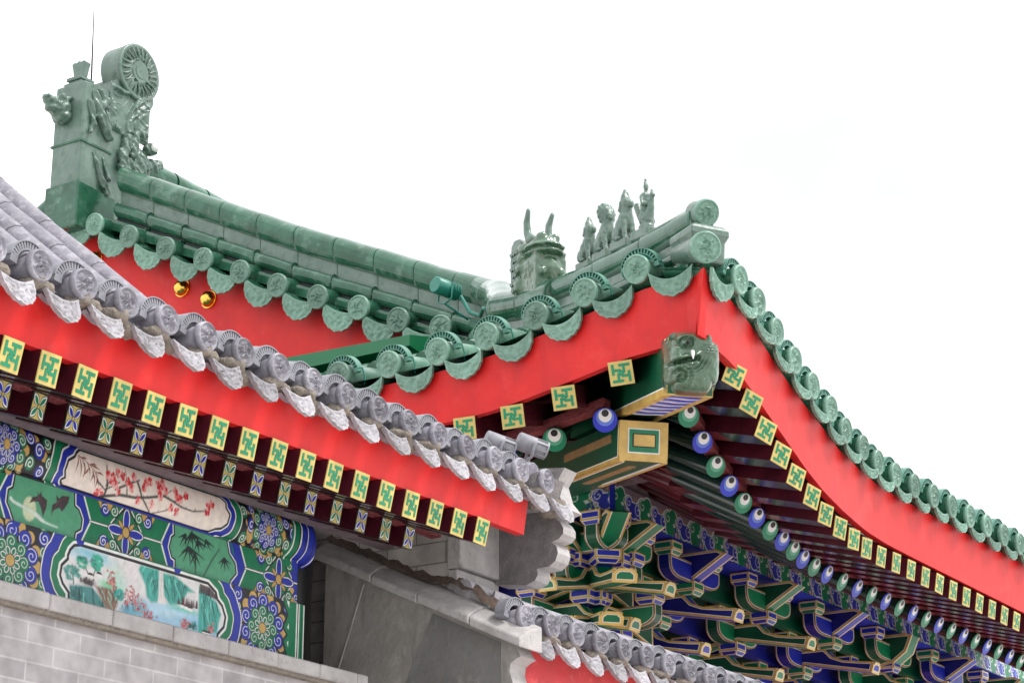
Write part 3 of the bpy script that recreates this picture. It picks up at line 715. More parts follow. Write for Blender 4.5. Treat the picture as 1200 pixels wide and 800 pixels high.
# carved beast head sheathing the beam end
def beast_face(u, v):
    a = u*2-1; b = v*2-1
    k = max(abs(a), abs(b)); l = math.hypot(a, b); s_ = (1+ (k/max(l, 1e-6)-1)*.72) if l > 0 else 1
    x, z = a*s_*.94 if False else a, b
    rr = (abs(a)**4.2+abs(b)**4.2)**(1/4.2) if (a or b) else 0
    sc = k/rr if rr > 1e-6 else 1
    x, z = a*sc, b*sc
    dep = .11*(max(0, 1-rr**5))**.5
    f = 0
    ex, ez = x+.40, z-.56
    f += .026*math.exp(-((ex/.13)**2+(ez/.11)**2))                                   # eye ball
    f -= .020*math.exp(-((math.hypot(ex/.20, ez/.16)-1)/.22)**2)
    f += .030*math.exp(-(((ez-.20+.35*ex*ex)/.075)**2))*math.exp(-(ex/.42)**2)        # brow
    f += .050*math.exp(-(((x+.86)/.26)**2+((z-.22)/.26)**2))                         # snout, turned to the side
    f += .020*math.exp(-(((x+.80)/.10)**2+((z-.36)/.08)**2))                         # nostril
    f -= .040*math.exp(-(((z+.02-.22*(x+.5))/.055)**2))*sstep(.15, -.05, x)          # mouth line
    f += .022*math.exp(-(((z-.10-.22*(x+.5))/.06)**2))*sstep(.15, -.05, x)           # upper lip
    f += .022*math.exp(-(((z+.16-.22*(x+.5))/.07)**2))*sstep(.10, -.1, x)            # lower lip
    g2 = math.hypot(x+.58, z+.52); a2 = math.atan2(z+.52, x+.58)
    f += .014*math.sin(g2*30-a2*1.0)*math.exp(-(g2/.36)**2)                           # curl of the beard
    g = math.hypot(x+.30, (z-.30)*1.0)
    if z < .12+.2*x: f += .008*math.sin(g*52+2*noise.noise(Vector((x*3, z*3, 0))))*sstep(.1, -.1, z-.1)*sstep(1.05, .6, g)
    else: f += .004*math.sin(z*70)*sstep(.0, .2, x)
    f += .004*noise.noise(Vector((x*9, z*9, 2))) + .022*sstep(.62, .9, z)*abs(noise.noise(Vector((x*6, z*2, 8))))*2
    return (x*.125, -dep-f*(1 if rr < .95 else 0)*.9, z*.145)
Mh2 = frame(UB0 + V(0,0,.012), n45, (UB1-UB0).normalized(), n45.cross((UB1-UB0).normalized()))
mb = MB(); mb.grid(beast_face, 64, 64, 0, True, Mh2)
rim = [beast_face(u, v) for u, v in [(i/16,0) for i in range(16)]+[(1,i/16) for i in range(16)]+[(1-i/16,1) for i in range(16)]+[(0,1-i/16) for i in range(16)]]
rv = [(p[0], p[1], p[2]) for p in rim] + [(p[0]*.97, .05, p[2]*.97) for p in rim]
mb.add(rv, [(i, (i+1) % 64, 64+(i+1) % 64, 64+i) for i in range(64)], 0, True, Mh2)
bh = mb.build('beast_head_sheath', glaze_dark, hall)
mb = MB(); mb.tube([Mh2 @ V(-.024,-.110,.040), Mh2 @ V(-.028,-.128,.024), Mh2 @ V(-.026,-.130,.004)], [.010,.008,.002], 10, 0); mb.build('tusk', white, bh)
mb = MB()
ec = Mh2 @ V(-.050,-.124,.081)
for r, dy, mi in ((.012, 0, 0),):
    mb.add([ec + (v*r) for v in [Vector((math.cos(a)*math.cos(b), math.sin(a)*math.cos(b), math.sin(b))) for b in [R(-90+22.5*j) for j in range(9)] for a in [R(30*i) for i in range(12)]]], [(j*12+i, j*12+(i+1) % 12, (j+1)*12+(i+1) % 12, (j+1)*12+i) for j in range(8) for i in range(12)], 0, True)
mb.build('eye', black, bh)
LB0 = V(9.035,5.000,4.617); LB1 = V(10.6,6.565,4.99)
mb, M, L = cbeam('', LB0, LB1, .235, .195, 0, 0, 0); w2, h2 = .1175, .0975
mb.box((-w2,-.006,-h2), (w2,-.0005,h2), 1, M)
mb.box((-w2+.038,-.009,-h2+.038), (w2-.038,-.005,h2-.036), 2, M); mb.box((-w2+.044,-.012,-h2+.044), (w2-.044,-.008,h2-.042), 3, M)
mb.box((-.058,-.014,-.030), (.058,-.011,.036), 4, M); mb.box((-.052,-.017,-.025), (.052,-.013,.031), 1, M)
for sx in (-1, 1):
    x = sx*w2; o1 = lambda t: (min(x, x+sx*t), max(x, x+sx*t))
    a, b = o1(.004); mb.box((a,-.006,-h2-.004), (b,L*.55,-h2+.018), 1, M); mb.box((a,-.006,-h2), (b,.02,h2), 1, M)
    a, b = o1(.005); mb.box((a,.02,-h2+.018), (b,L*.55,-h2+.022), 2, M); mb.box((a,.02,-h2+.018), (b,.025,h2), 2, M)
    a, b = o1(.006); mb.box((a,.16,.005), (b,L*.5,.045), 5, M)
mb.box((-w2-.004,-.006,-h2-.005), (-w2+.024,L*.55,-h2-.0002), 1, M); mb.box((w2-.024,-.006,-h2-.005), (w2+.004,L*.55,-h2-.0002), 1, M)
mb.box((-.02,.2,-h2-.006), (.02,L*.5,-h2-.0002), 5, M); mb.box((-w2+.024,.02,-h2-.006), (-w2+.03,L*.5,-h2-.0002), 2, M); mb.box((w2-.03,.02,-h2-.006), (w2-.024,L*.5,-h2-.0002), 2, M)
mb.build('lower_corner_beam', [dgreen, gold, white, pgreen, blackline, goldbrown], hall)
# ---------------------------------------------------------------- brackets under the eave
def framed(mb, poly, M, t0, t1, gw=.014, mats=(0,1,2,3), face_mi=None):
    """prism (local XY polygon, extruded along local Z): gold rim, white line and painted field on both faces"""
    n = len(poly)
    area = sum(poly[i][0]*poly[(i+1) % n][1]-poly[(i+1) % n][0]*poly[i][1] for i in range(n))
    P = [Vector((a, b, 0)) for a, b in (poly if area > 0 else poly[::-1])]
    def inset(d):
        out = []
        for i in range(n):
            a, b, c = P[i-1], P[i], P[(i+1) % n]
            e1 = (b-a).normalized(); e2 = (c-b).normalized()
            n1 = V(-e1.y, e1.x, 0); n2 = V(-e2.y, e2.x, 0); m = n1+n2
            if m.length < .3: m = n1*2
            k = d*2/max(.5, m.dot(m)/1.0)*1.0
            out.append(b + m*k)
        return out
    rings = [P, inset(gw), inset(gw+.004)]
    for t, flip in ((t0, True), (t1, False)):
        vs = [(p.x, p.y, t) for r in rings for p in r]
        fs = []; mi = []
        for k, mm in ((0, mats[1]), (1, mats[2])):
            for i in range(n): fs.append((k*n+i, k*n+(i+1) % n, (k+1)*n+(i+1) % n, (k+1)*n+i)); mi.append(mm)
        fs.append(tuple(2*n+i for i in range(n))); mi.append(mats[0] if face_mi is None else face_mi)
        if flip: fs = [f[::-1] for f in fs]
        mb.add(vs, fs, mi, False, M)
    # edge faces: gold at both rims, painted between
    w = abs(t1-t0); e = min(gw*.8, w*.28); zs = [t0, t0+math.copysign(e, t1-t0), t0+math.copysign(e+.004, t1-t0), t1-math.copysign(e+.004, t1-t0), t1-math.copysign(e, t1-t0), t1]
    vs = [(p.x, p.y, z) for z in zs for p in P]; fs = []; mi = []
    for k, mm in enumerate((mats[1], mats[2], mats[3], mats[2], mats[1])):
        for i in range(n): fs.append((k*n+i, k*n+(i+1) % n, (k+1)*n+(i+1) % n, (k+1)*n+i)); mi.append(mm)
    mb.add(vs, fs, mi, False, M)
YZ = frame((0,0,0), (0,1,0), (0,0,1), (1,0,0))      # polygon (y, z), thickness along x
XZ = frame((0,0,0), (1,0,0), (0,0,1), (0,-1,0))     # polygon (x, z), thickness along -y
def dou(mb, x, y, z, s=1.0):
    """bearing block: square above, tapered below"""
    a, b, h, k = .064*s, .044*s, .082*s, .030*s
    vs = []
    for zz, q in ((0, b), (k, a), (h, a)):
        for i, j in ((-1,-1),(1,-1),(1,1),(-1,1)): vs.append((x+i*q, y+j*q, z+zz))
    # each face framed in gold and white
    def quad(c, mi, gw=.008):
        C = [Vector(p) for p in c]; m = sum(C, Vector())/4
        n = (C[1]-C[0]).cross(C[3]-C[0]).normalized()
        if n.dot(m-Vector((x, y, z+h/2))) < 0: C.reverse(); n = -n
        def ins(d): return [p + sum(((q-p).normalized() for q in (C[(i+1) % 4], C[i-1])), Vector())*d for i, p in enumerate(C)]
        r = [C, ins(gw), ins(gw+.0035)]
        mb.add([v for q in r for v in q], [(k*4+i, k*4+(i+1) % 4, k*4+4+(i+1) % 4, k*4+4+i) for k in (0, 1) for i in range(4)]+[(8,9,10,11)], [1]*4+[2]*4+[mi])
    for i in range(4):
        j = (i+1) % 4
        quad([vs[4+i], vs[4+j], vs[8+j], vs[8+i]], 0); quad([vs[i], vs[j], vs[4+j], vs[4+i]], 0, .005)
    mb.add([vs[k] for k in (0,3,2,1)], [(0,1,2,3)], 0); mb.add(vs[8:], [(0,1,2,3)], 0)
def cross_arm(L, h=.125, t=.09):
    c = .10; n = 5
    pts = [(-L, h), (-L, h*.55)]
    for i in range(1, n+1): 
        a = R(90*i/n); pts.append((-L+c*(1-math.cos(a))*1.25, h*.55*(1-math.sin(a))))
    pts += [(-x, z) for x, z in pts[::-1]]
    return pts, t
block_grey = mat('grey_green_block', (.10,.115,.10), .5, (.06,.075,.065), 20)
def bracket_meshes(main, deep, alt, altdeep):
    A = [deep, gold, white, main, litgold]; B = [alt, gold, white, alt]; G = [main, goldbrown, white, main]
    ms = {}
    mb = MB()     # grasshopper-head nosing at the top
    framed(mb, [(.40,.0),(.02,.0),(-.02,.012),(-.262,.150),(-.205,.180),(.40,.180)], YZ, -.052, .052, .012); ms['nose'] = mb.mesh('bracket_nose', A)
    mb = MB()     # slanting beak arm
    framed(mb, [(.62,.02),(.36,.085),(.23,.095),(-.235,.0),(-.258,.066),(-.15,.080),(-.04,.098),(.04,.13),(.09,.185),(.62,.185)], YZ, -.054, .054, .012)
    tip = [(-.058,-.004),(.058,-.004),(.058,.046),(.03,.072),(-.03,.072),(-.058,.046)]
    tz = V(0,-.02,.062).normalized(); framed(mb, tip, frame((0,-.237,0), (1,0,0), tz, V(1,0,0).cross(tz)), 0, .008, .015, (3,4,2,4)); ms['beak'] = mb.mesh('beak_arm', A)
    for k, L in (('arm', .31), ('arm_short', .27)):
        mb = MB(); pts, t = cross_arm(L); framed(mb, pts, XZ, -t/2, t/2, .010); ms[k] = mb.mesh('cross_arm', [main, goldbrown, white, deep])
    mb = MB(); dou(mb, 0, 0, 0); ms['dou'] = mb.mesh('bearing_block', [alt, gold, white, alt, block_grey])
    return ms
BLUE_SET = bracket_meshes(pblue, dblue, pgreen, dgreen)
GREEN_SET = bracket_meshes(pgreen, dgreen, pblue, dblue)
def big_nose(S, a, b):
    mb = MB(); framed(mb, [(.40,-.03),(.05,-.03),(-.05,-.01),(-.15,.06),(-.20,.17),(-.16,.185),(.40,.185)], YZ, -.07, .07, .016); return mb.mesh('beam_head', [b, gold, white, a])
BIG = big_nose(GREEN_SET, pgreen, dgreen)
ZB = 4.505; YB = 6.06      # height of the nosing's foot, plane of the outermost cross arm
def bracket_set(x, S, parent, M0=None, big=False, arms=True, col=None):
    M0 = M0 or Matrix.Translation((x, YB, ZB))
    o = put(bpy.data.objects.new('bracket_set', S['nose'] if not big else BIG), parent, M0)
    def sub(k, dx, dy, dz, name): put(bpy.data.objects.new(name, S[k]), o, M0 @ Matrix.Translation((dx, dy, dz)))
    for t in range(3):
        dy, dz = .225*t, -.175*t
        if arms:
            sub('arm' if t == 0 else 'arm_short', 0, dy+.012, dz, 'cross_arm')
            Lx = .255 if t == 0 else .215
            for dx in (-Lx, Lx): sub('dou', dx, dy+.012, dz+.125, 'bearing_block')
        sub('dou', 0, dy+.012, dz-.07, 'bearing_block')
        sub('beak', 0, dy-.06, dz-.25, 'beak_arm')
    return o
tone = [BLUE_SET, GREEN_SET]
for i in range(9):
    bracket_set(11.50+.985*i, tone[i % 2], hall, big=(i == 3))
# corner cluster: front and side sets meeting, with a diagonal arm between
CX, CY = 10.50, 6.06
bracket_set(0, GREEN_SET, hall, frame((CX+.16, CY, ZB), (1,0,0), (0,1,0), (0,0,1)))
for k in range(4):
    bracket_set(0, tone[(k+1) % 2], hall, frame((CX, CY+.20+.985*k, ZB), (0,-1,0), (1,0,0), (0,0,1)))
MD = frame((CX+.02, CY+.02, ZB), n45, din, (0,0,1))
o = bracket_set(0, GREEN_SET, hall, MD @ Matrix.Diagonal((1.2,1.3,1,1)), arms=False)

# frieze beam with painted cloud scrolls (colour painted on a fine mesh)
def srgb(h): return tuple(((int(h[i:i+2], 16)/255+.055)/1.055)**2.4 if int(h[i:i+2], 16) > 10 else int(h[i:i+2], 16)/255/12.92 for i in (0, 2, 4))
PB, PG, PW, PK, PO, PPU, PR = (.010,.024,.34), (.0,.17,.07), (.80,.80,.78), (.008,.007,.012), (.52,.33,.10), (.19,.15,.18), (.62,.03,.04)
class Canvas:
    """numpy paint surface, coordinates in cm: x right, y up"""
    def __init__(s, x0, x1, y0, y1, res, base):
        s.x0, s.y0, s.res = x0, y0, res
        s.w, s.h = int(round((x1-x0)*res)), int(round((y1-y0)*res))
        s.a = np.empty((s.h, s.w, 3), np.float32); s.a[:] = base
    def win(s, x0, x1, y0, y1):
        i0 = max(0, int((x0-s.x0)*s.res)-1); i1 = min(s.w, int((x1-s.x0)*s.res)+2)
        j0 = max(0, int((y0-s.y0)*s.res)-1); j1 = min(s.h, int((y1-s.y0)*s.res)+2)
        if i1 <= i0 or j1 <= j0: return None
        X, Y = np.meshgrid((np.arange(i0, i1)+.5)/s.res+s.x0, (np.arange(j0, j1)+.5)/s.res+s.y0)
        return slice(j0, j1), slice(i0, i1), X, Y
    def fill(s, wn, d, col, al=1, soft=None):
        """d < 0 is inside"""
        e = soft or .6/s.res; m = np.clip(.5-d/(2*e), 0, 1)[..., None]*al
        v = s.a[wn[0], wn[1]]; v[:] = v*(1-m)+np.array(col, np.float32)*m
    def ell(s, c, rx, ry, col, al=1, soft=None, rot=0):
        r = max(rx, ry)+(soft or 0)+.3; wn = s.win(c[0]-r, c[0]+r, c[1]-r, c[1]+r)
        if wn is None: return
        X, Y = wn[2]-c[0], wn[3]-c[1]; ca, sa = math.cos(rot), math.sin(rot); X, Y = X*ca+Y*sa, -X*sa+Y*ca
        s.fill(wn, (np.sqrt((X/rx)**2+(Y/ry)**2)-1)*min(rx, ry), col, al, soft)
    def line(s, pts, w0, col, w1=None, al=1, soft=None):
        w1 = w0 if w1 is None else w1; q = np.array(pts, float); m = max(w0, w1)+(soft or 0)+.3
        wn = s.win(q[:, 0].min()-m, q[:, 0].max()+m, q[:, 1].min()-m, q[:, 1].max()+m)
        if wn is None: return
        d = np.full(wn[2].shape, 1e9); n = len(q)-1
        for i in range(n):
            a, b = q[i], q[i+1]; ab = b-a; L2 = max(1e-9, ab@ab)
            t = np.clip(((wn[2]-a[0])*ab[0]+(wn[3]-a[1])*ab[1])/L2, 0, 1)
            d = np.minimum(d, np.hypot(wn[2]-a[0]-t*ab[0], wn[3]-a[1]-t*ab[1])-(w0+(w1-w0)*(i+t)/n)/2)
        s.fill(wn, d, col, al, soft)
    def pdist(s, pts, X, Y):
        q = np.array(pts, float); n = len(q); d = np.full(X.shape, 1e9); ins = np.zeros(X.shape, bool)
        for i in range(n):
            a, b = q[i], q[(i+1) % n]; ab = b-a
            t = np.clip(((X-a[0])*ab[0]+(Y-a[1])*ab[1])/max(1e-9, ab@ab), 0, 1)
            d = np.minimum(d, np.hypot(X-a[0]-t*ab[0], Y-a[1]-t*ab[1]))
            if a[1] != b[1]: ins ^= ((a[1] > Y) != (b[1] > Y)) & (X < (b[0]-a[0])*(Y-a[1])/(b[1]-a[1])+a[0])
        return np.where(ins, -d, d)
    def poly(s, pts, bands, al=1, soft=None, clip=None):
        """bands: (offset, colour), outermost first"""
        q = np.array(pts, float); m = max(b[0] for b in bands)+.5
        wn = s.win(q[:, 0].min()-m, q[:, 0].max()+m, q[:, 1].min()-m, q[:, 1].max()+m)
        if wn is None: return
        d = s.pdist(pts, wn[2], wn[3])
        k = clip(wn[2], wn[3]) if clip else None
        for o, c in bands: s.fill(wn, d-o if k is None else np.maximum(d-o, k), c, al, soft)
    def curl(s, c, r, col, ang=0, sg=1, wl=.16, bk=.16):
        """round scroll: black rim, colour, white spiral"""
        s.ell(c, r, r, PK); s.ell(c, r-bk, r-bk, col)
        n = 26; pts = []
        for i in range(n+1):
            t = i/n; a = ang+sg*t*math.pi*2*1.45; q = (r-bk*1.9)*(1-.86*t)
            pts.append((c[0]+q*math.cos(a), c[1]+q*math.sin(a)))
        s.line(pts, wl, PW)
    def sample(s, X, Y):
        i = np.clip((X-s.x0)*s.res-.5, 0, s.w-1.001); j = np.clip((Y-s.y0)*s.res-.5, 0, s.h-1.001)
        i0 = i.astype(int); j0 = j.astype(int); fi = (i-i0)[..., None]; fj = (j-j0)[..., None]; a = s.a
        return (a[j0, i0]*(1-fi)+a[j0, np.minimum(i0+1, s.w-1)]*fi)*(1-fj)+(a[np.minimum(j0+1, s.h-1), i0]*(1-fi)+a[np.minimum(j0+1, s.h-1), np.minimum(i0+1, s.w-1)]*fi)*fj
    def blur(s):
        a = s.a; b = a.copy(); b[1:-1, 1:-1] = (a[1:-1, 1:-1]*4+a[:-2, 1:-1]+a[2:, 1:-1]+a[1:-1, :-2]+a[1:-1, 2:])/8; s.a = b
def painted_sheet(name, cv, x0, x1, y0, y1, nx, ny, pos, parent, extra=None):
    """grid mesh carrying the painting; pos(x, y) -> arrays of world x, y, z"""
    X, Y = np.meshgrid(np.linspace(x0, x1, nx+1), np.linspace(y0, y1, ny+1))
    c = cv.sample(X, Y); P = np.stack(np.broadcast_arrays(*pos(X, Y)), -1).reshape(-1, 3)
    idx = np.arange((nx+1)*(ny+1)).reshape(ny+1, nx+1)
    F = np.stack([idx[:-1, :-1], idx[:-1, 1:], idx[1:, 1:], idx[1:, :-1]], -1).reshape(-1, 4)
    me = bpy.data.meshes.new(name); nv, nf = len(P), len(F)
    me.vertices.add(nv); me.vertices.foreach_set('co', P.astype(np.float32).ravel())
    me.loops.add(nf*4); me.loops.foreach_set('vertex_index', F.astype(np.int32).ravel())
    me.polygons.add(nf); me.polygons.foreach_set('loop_start', np.arange(0, nf*4, 4, dtype=np.int32))
    me.polygons.foreach_set('use_smooth', np.ones(nf, bool))
    me.update(calc_edges=True)
    at = me.color_attributes.new('paint', 'FLOAT_COLOR', 'POINT')
    at.data.foreach_set('color', np.concatenate([c.reshape(-1, 3), np.ones((nv, 1))], 1).astype(np.float32).ravel())
    me.materials.append(painted)
    return put(bpy.data.objects.new(name, me), parent)
def cloud_frieze(length):
    cv = Canvas(0, length, 0, 17, 6, PPU)
    cv.line([(-5,0),(length+5,0)], 7.5, PW); cv.line([(-5,0),(length+5,0)], 6.6, PG)
    P = 30.5; n = int(length/P)+2
    for i in range(-1, n):
        x = i*P
        for k, (c, oth, up) in enumerate(((PG, PB, True), (PB, PG, False))):
            xo = x + k*P/2
            pts = []
            m = 34
            for j in range(m+1):
                t = j/m; pts.append((xo-2+P*.62*t, 0))
            # bushy cloud lobe hanging down (blue) or rising (green)
            if up: lob = [(xo+1.0,10.2,4.6),(xo+7.0,11.8,4.6),(xo+12.2,9.0,3.7),(xo+3,4.0,5.2),(xo+10,2.2,4.2)]
            else: lob = [(xo+.5,9.2,3.9),(xo+5.2,5.4,4.9),(xo+10.8,5.8,4.9),(xo+14.2,10.0,3.7)]
            for a, b, r in lob: cv.ell((a, b), r+.6, r+.6, PK)
            for a, b, r in lob: cv.ell((a, b), r+.42, r+.42, PW)
            for a, b, r in lob: cv.ell((a, b), r-.25, r-.25, c)
            for a, b, r in lob[:1]+lob[2:3]:
                cv.line([(a+(r-.9)*(1-.8*t)*math.cos(t*7+1.5), b+(r-.9)*(1-.8*t)*math.sin(t*7+1.5)) for t in np.linspace(0, 1, 16)], .45, PW)
            if not up:
                cv.line([(xo+7.6,10),(xo+6.6,13.5)], .35, PO); cv.line([(xo+8,10),(xo+9.2,13.2)], .35, PO); cv.line([(xo+7.8,8.5),(xo+7.8,11.5)], 1.0, PG); cv.ell((xo+7.8,12.2), .5, .5, PR)
            else:
                cv.line([(xo+10.2,5.5),(xo+8.6,0)], 1.1, PB); cv.line([(xo+12,5.5),(xo+13,1)], 1.1, PB); cv.ell((xo+10.6,1.1), 1.1, 1.7, PW); cv.ell((xo+10.6,.9), .75, 1.2, PR); cv.ell((xo+13.6,1.6), .6, .6, PR); cv.ell((xo+7.6,2.2), .5, .5, PR); cv.line([(xo+10.8,9.0),(xo+11.4,4)], .5, PO)
    wn = cv.win(0, length, -1, 2.0); 
    return cv
FRZ = cloud_frieze(900)
FY = 6.0
painted_sheet('painted_frieze', FRZ, 0, 880, 0, 17, 2000, 44, lambda X, Y: (CX+X/100, FY+0*X, 4.725+Y/100), hall)
painted_sheet('painted_frieze', FRZ, 0, 420, 0, 17, 600, 30, lambda X, Y: (CX-.06+0*X, FY+4.2-X/100, 4.725+Y/100), hall)
mb = MB()
mb.box((CX-.055, FY+.003, 4.72), (20, FY+.26, 4.893)); mb.build('tie_beam', pblue, hall)
mb = MB(); mb.box((CX-.055, FY+.262, 4.72), (CX+.2, 10.3, 4.893)); mb.build('tie_beam', pblue, hall)
mb = MB(); mb.tube([(CX-.3,FY+.12,4.985),(20,FY+.12,4.985)], .10, 16); mb.build('eave_purlin', soffit, hall)
mb = MB(); mb.tube([(CX+.06,FY-.2,4.99),(CX+.06,10.3,4.99)], .10, 16); mb.build('eave_purlin', soffit, hall)
strip([(CX-.1+i*.3, FY+.02, 5.07) for i in range(20)], (0,0,0), .06, .03)
mb = MB(); mb.box((10.66, 6.20, 4.9), (20, 6.24, 5.40)); mb.box((10.66, 6.24, 4.9), (10.70, 10.3, 5.75)); mb.build('eave_closing_board', maroon, hall)
# lower beams, bracket boards, wall and columns behind
for y0, z0, z1, m_, nm in ((6.20,4.54,4.715,dgreen,'bracket_beam'), (6.42,4.36,4.50,dblue,'bracket_beam'), (6.66,4.05,4.86,dgreen,'bracket_board'), (6.60,3.75,4.04,pblue,'lower_tie_beam')):
    mb = MB(); mb.box((CX+.13+(y0-6.2), y0, z0), (20, y0+.07+(.1 if 'tie' in nm else 0), z1)); mb.build(nm, m_, hall)
    mb = MB(); x0 = CX+.14+(y0-6.2); mb.box((x0, y0+.2, z0-.002), (x0+.07, 10.3, z1-.002)); mb.build(nm, m_, hall)
mb = MB(); mb.box((CX+.62, 6.74, 0), (20, 6.9, 5.3)); mb.box((CX+.62, 6.9, 0), (CX+.78, 13.5, 5.2)); mb.build('hall_wall', red_flat, hall)
for x in (11.2, 14.45, 17.6):
    mb = MB(); mb.tube([(x,6.68,0.0),(x,6.68,3.76)], .17, 20); mb.build('column', red, hall)
# narrow orange sign plate at the bracket corner
mb = MB(); mb.box((9.86,5.85,4.735), (10.02,5.86,4.77)); mb.build('sign_plate', mat('orange_sign', (.55,.07,.02), .5), hall)

# ---------------------------------------------------------------- ridge-end dragon ornament
orn = thing('ridge_ornament', 'tall weathered green dragon ornament with round scroll on the ridge end', 'roof ornament', (10.35,10.18,7.3))
OX, OY0, OY1 = 10.24, 10.045, 10.32
def ox(u, v):      # traced on the broad face: pixel-free local outline, metres from the foot of the front corner
    return u, v
mb = MB()
prof = [(0,0),(0,.93),(.20,.95),(.25,.93),(.30,.97),(.34,1.1),(.66,1.10),(.70,1.12),(.72,1.02),(.66,.90),(.61,.80),(.58,.60),(.60,.42),(.6,-.15),(0,-.15)]
Mo = frame((OX, OY0, 7.40), (1,0,0), (0,0,1), (0,-1,0))
mb.prism(prof, Mo, 0, -(OY1-OY0), 0); body = mb.build('ornament_body', glaze_grey, orn, .012)
mb = MB(); mb.prism([(-.02,-.17),(-.02,.17),(.36,.15),(.36,-.17)], Mo, .018, -(OY1-OY0)-.018, 0); mb.build('ornament_foot', glaze, orn, .01)
mb = MB(); mb.prism([(-.008,.47),(-.008,.485),(.30,.485),(.30,.47)], Mo, .008, -(OY1-OY0)-.008, 0); mb.build('seam', glaze, orn)
# scroll drum
sc_c = (.51, 1.185)
mb = MB()
add_disc(mb, .215, .03, 21, 0, rows=18, segs=52, depth=.02)
mb.tube([V(0,-.02,0), V(0,.15,0)], .212, 40, 0)
mb.tube([V(0,-.042,0), V(0,-.028,0)], [.082,.088], 24, 0); mb.tube([V(0,-.046,0), V(0,-.028,0)], [.052,.058], 24, 0)
for k in range(22):
    a = R(k*360/22); mb.tube([V(.10*math.cos(a),-.037,.10*math.sin(a)), V(.15*math.cos(a+.12),-.041,.15*math.sin(a+.12)), V(.185*math.cos(a+.1),-.034,.185*math.sin(a+.1))], [.006,.009,.004], 6, 0)
mb.build('scroll_drum', glaze_grey, orn, 0, frame((OX+sc_c[0], OY0, 7.40+sc_c[1]), (1,0,0), (0,1,0), (0,0,1)))
# carved dragon relief on the broad face
def on_face(parts, vox=.008, amp=.006, sc=24):
    vs, fs = blob(parts, vox, 1, amp, sc)
    vs = [v + Vector((0, .007*math.sin(v.x*95+v.z*70+3*noise.noise(v*9)) if v.y > .012 else 0, 0)) for v in vs]
    return [(OX+v[0], OY0-v[1], 7.40+v[2]) for v in vs], fs
mb = MB()
P = [('c',(.10,.0,.86),(.16,.02,.70),.03,.04),('c',(.16,.02,.70),(.25,.02,.58),.045,.035),('c',(.06,0,.78),(.10,.02,.62),.028,.02),('c',(.10,.0,.62),(.06,.02,.55),.022,.015),
     ('c',(.20,.02,.84),(.13,.03,.74),.03,.02),('c',(.22,.02,.75),(.27,.02,.66),.02,.012),('c',(.15,.0,.90),(.22,.01,.80),.018,.02)]
vs, fs = on_face(P); mb.add(vs, fs, 0, True)
DZ = .13
P = [('c',(.32,.01,.88),(.48,.03,.92),.045,.05),('c',(.48,.03,.92),(.66,.03,.84),.05,.06),('c',(.66,.03,.84),(.74,.02,.72),.05,.03),('c',(.36,.02,.78),(.55,.03,.72),.04,.05),
     ('c',(.55,.03,.72),(.68,.02,.66),.05,.04),('c',(.34,.02,.66),(.50,.04,.60),.035,.05),('c',(.50,.04,.60),(.76,.03,.54),.045,.03),('c',(.40,.02,.86),(.52,.05,.80),.03,.04),('c',(.60,.02,.78),(.64,.04,.70),.03,.03),('e',(.44,.0,.72),(.06,.03,.05))]
P = [tuple([q[0]]+[(w[0]*.9+.0, w[1], w[2]*.85+.24) if isinstance(w, tuple) and k < (1 if q[0] == 'e' else 2) else w for k, w in enumerate(q[1:])]) for q in P]
def carve(u, v):
    x, z = .25+.42*u, .66+.36*v
    m = min(1, min(u, 1-u, v, 1-v)*9)
    q = Vector((x*5.5, z*5.5, 1.7)); wv = noise.noise_vector(q*.8)*.7
    n = noise.noise(q*1.25+wv*1.5); n2 = noise.noise(q*3.1+wv)
    h = max(0, 1-abs(n)*3.4)**.6*.040 + max(0, 1-abs(n2)*4)*.010 + .018*noise.noise(q*.6)
    return (OX+x, OY0-.004-max(0, h)*m, 7.40+z)
mb.grid(carve, 110, 96, 0)
P = [('e',(.56,-.05,.20),(.17,.10,.15)),('e',(.72,-.06,.24),(.10,.10,.07)),('e',(.70,-.06,.10),(.10,.08,.045)),('c',(.42,.02,.34),(.36,.04,.10),.04,.03),('c',(.50,.02,.40),(.46,.05,.22),.035,.03),('c',(.44,.02,.16),(.52,.04,.06),.04,.03),
     ('c',(.36,.02,.22),(.44,.04,.04),.03,.03),('e',(.66,.02,.345),(.06,.05,.05)),('c',(.58,.02,.42),(.50,.03,.44),.035,.02),('e',(.80,-.04,.28),(.05,.06,.05))]
P = [tuple([q[0]]+[(w[0]+.015, w[1], w[2]+.30) if isinstance(w, tuple) and k < (1 if q[0] == 'e' else 2) else w for k, w in enumerate(q[1:])]) for q in P]
vs, fs = on_face(P, vox=.006, amp=.009, sc=40); mb.add(vs, fs, 0, True)
P = [('c',(.12,.0,.42),(.24,.015,.20),.012,.03),('c',(.17,.0,.36),(.27,.015,.16),.012,.025),('c',(.22,.0,.42),(.28,.015,.28),.01,.025)]
vs, fs = on_face(P, .009); mb.add(vs, fs, 0, True)
mb.build('dragon_carving', glaze_grey, orn)
mb = MB(); c = Vector((OX+.68, OY0-.058, 7.40+.652)); mb.add([c+Vector((math.cos(R(30*i))*math.cos(R(-90+22.5*j)), math.sin(R(30*i))*math.cos(R(-90+22.5*j)), math.sin(R(-90+22.5*j))))*.034 for j in range(9) for i in range(12)], [(j*12+i, j*12+(i+1) % 12, (j+1)*12+(i+1) % 12, (j+1)*12+i) for j in range(8) for i in range(12)], 0, True)
mb.build('dragon_eye', white, orn)
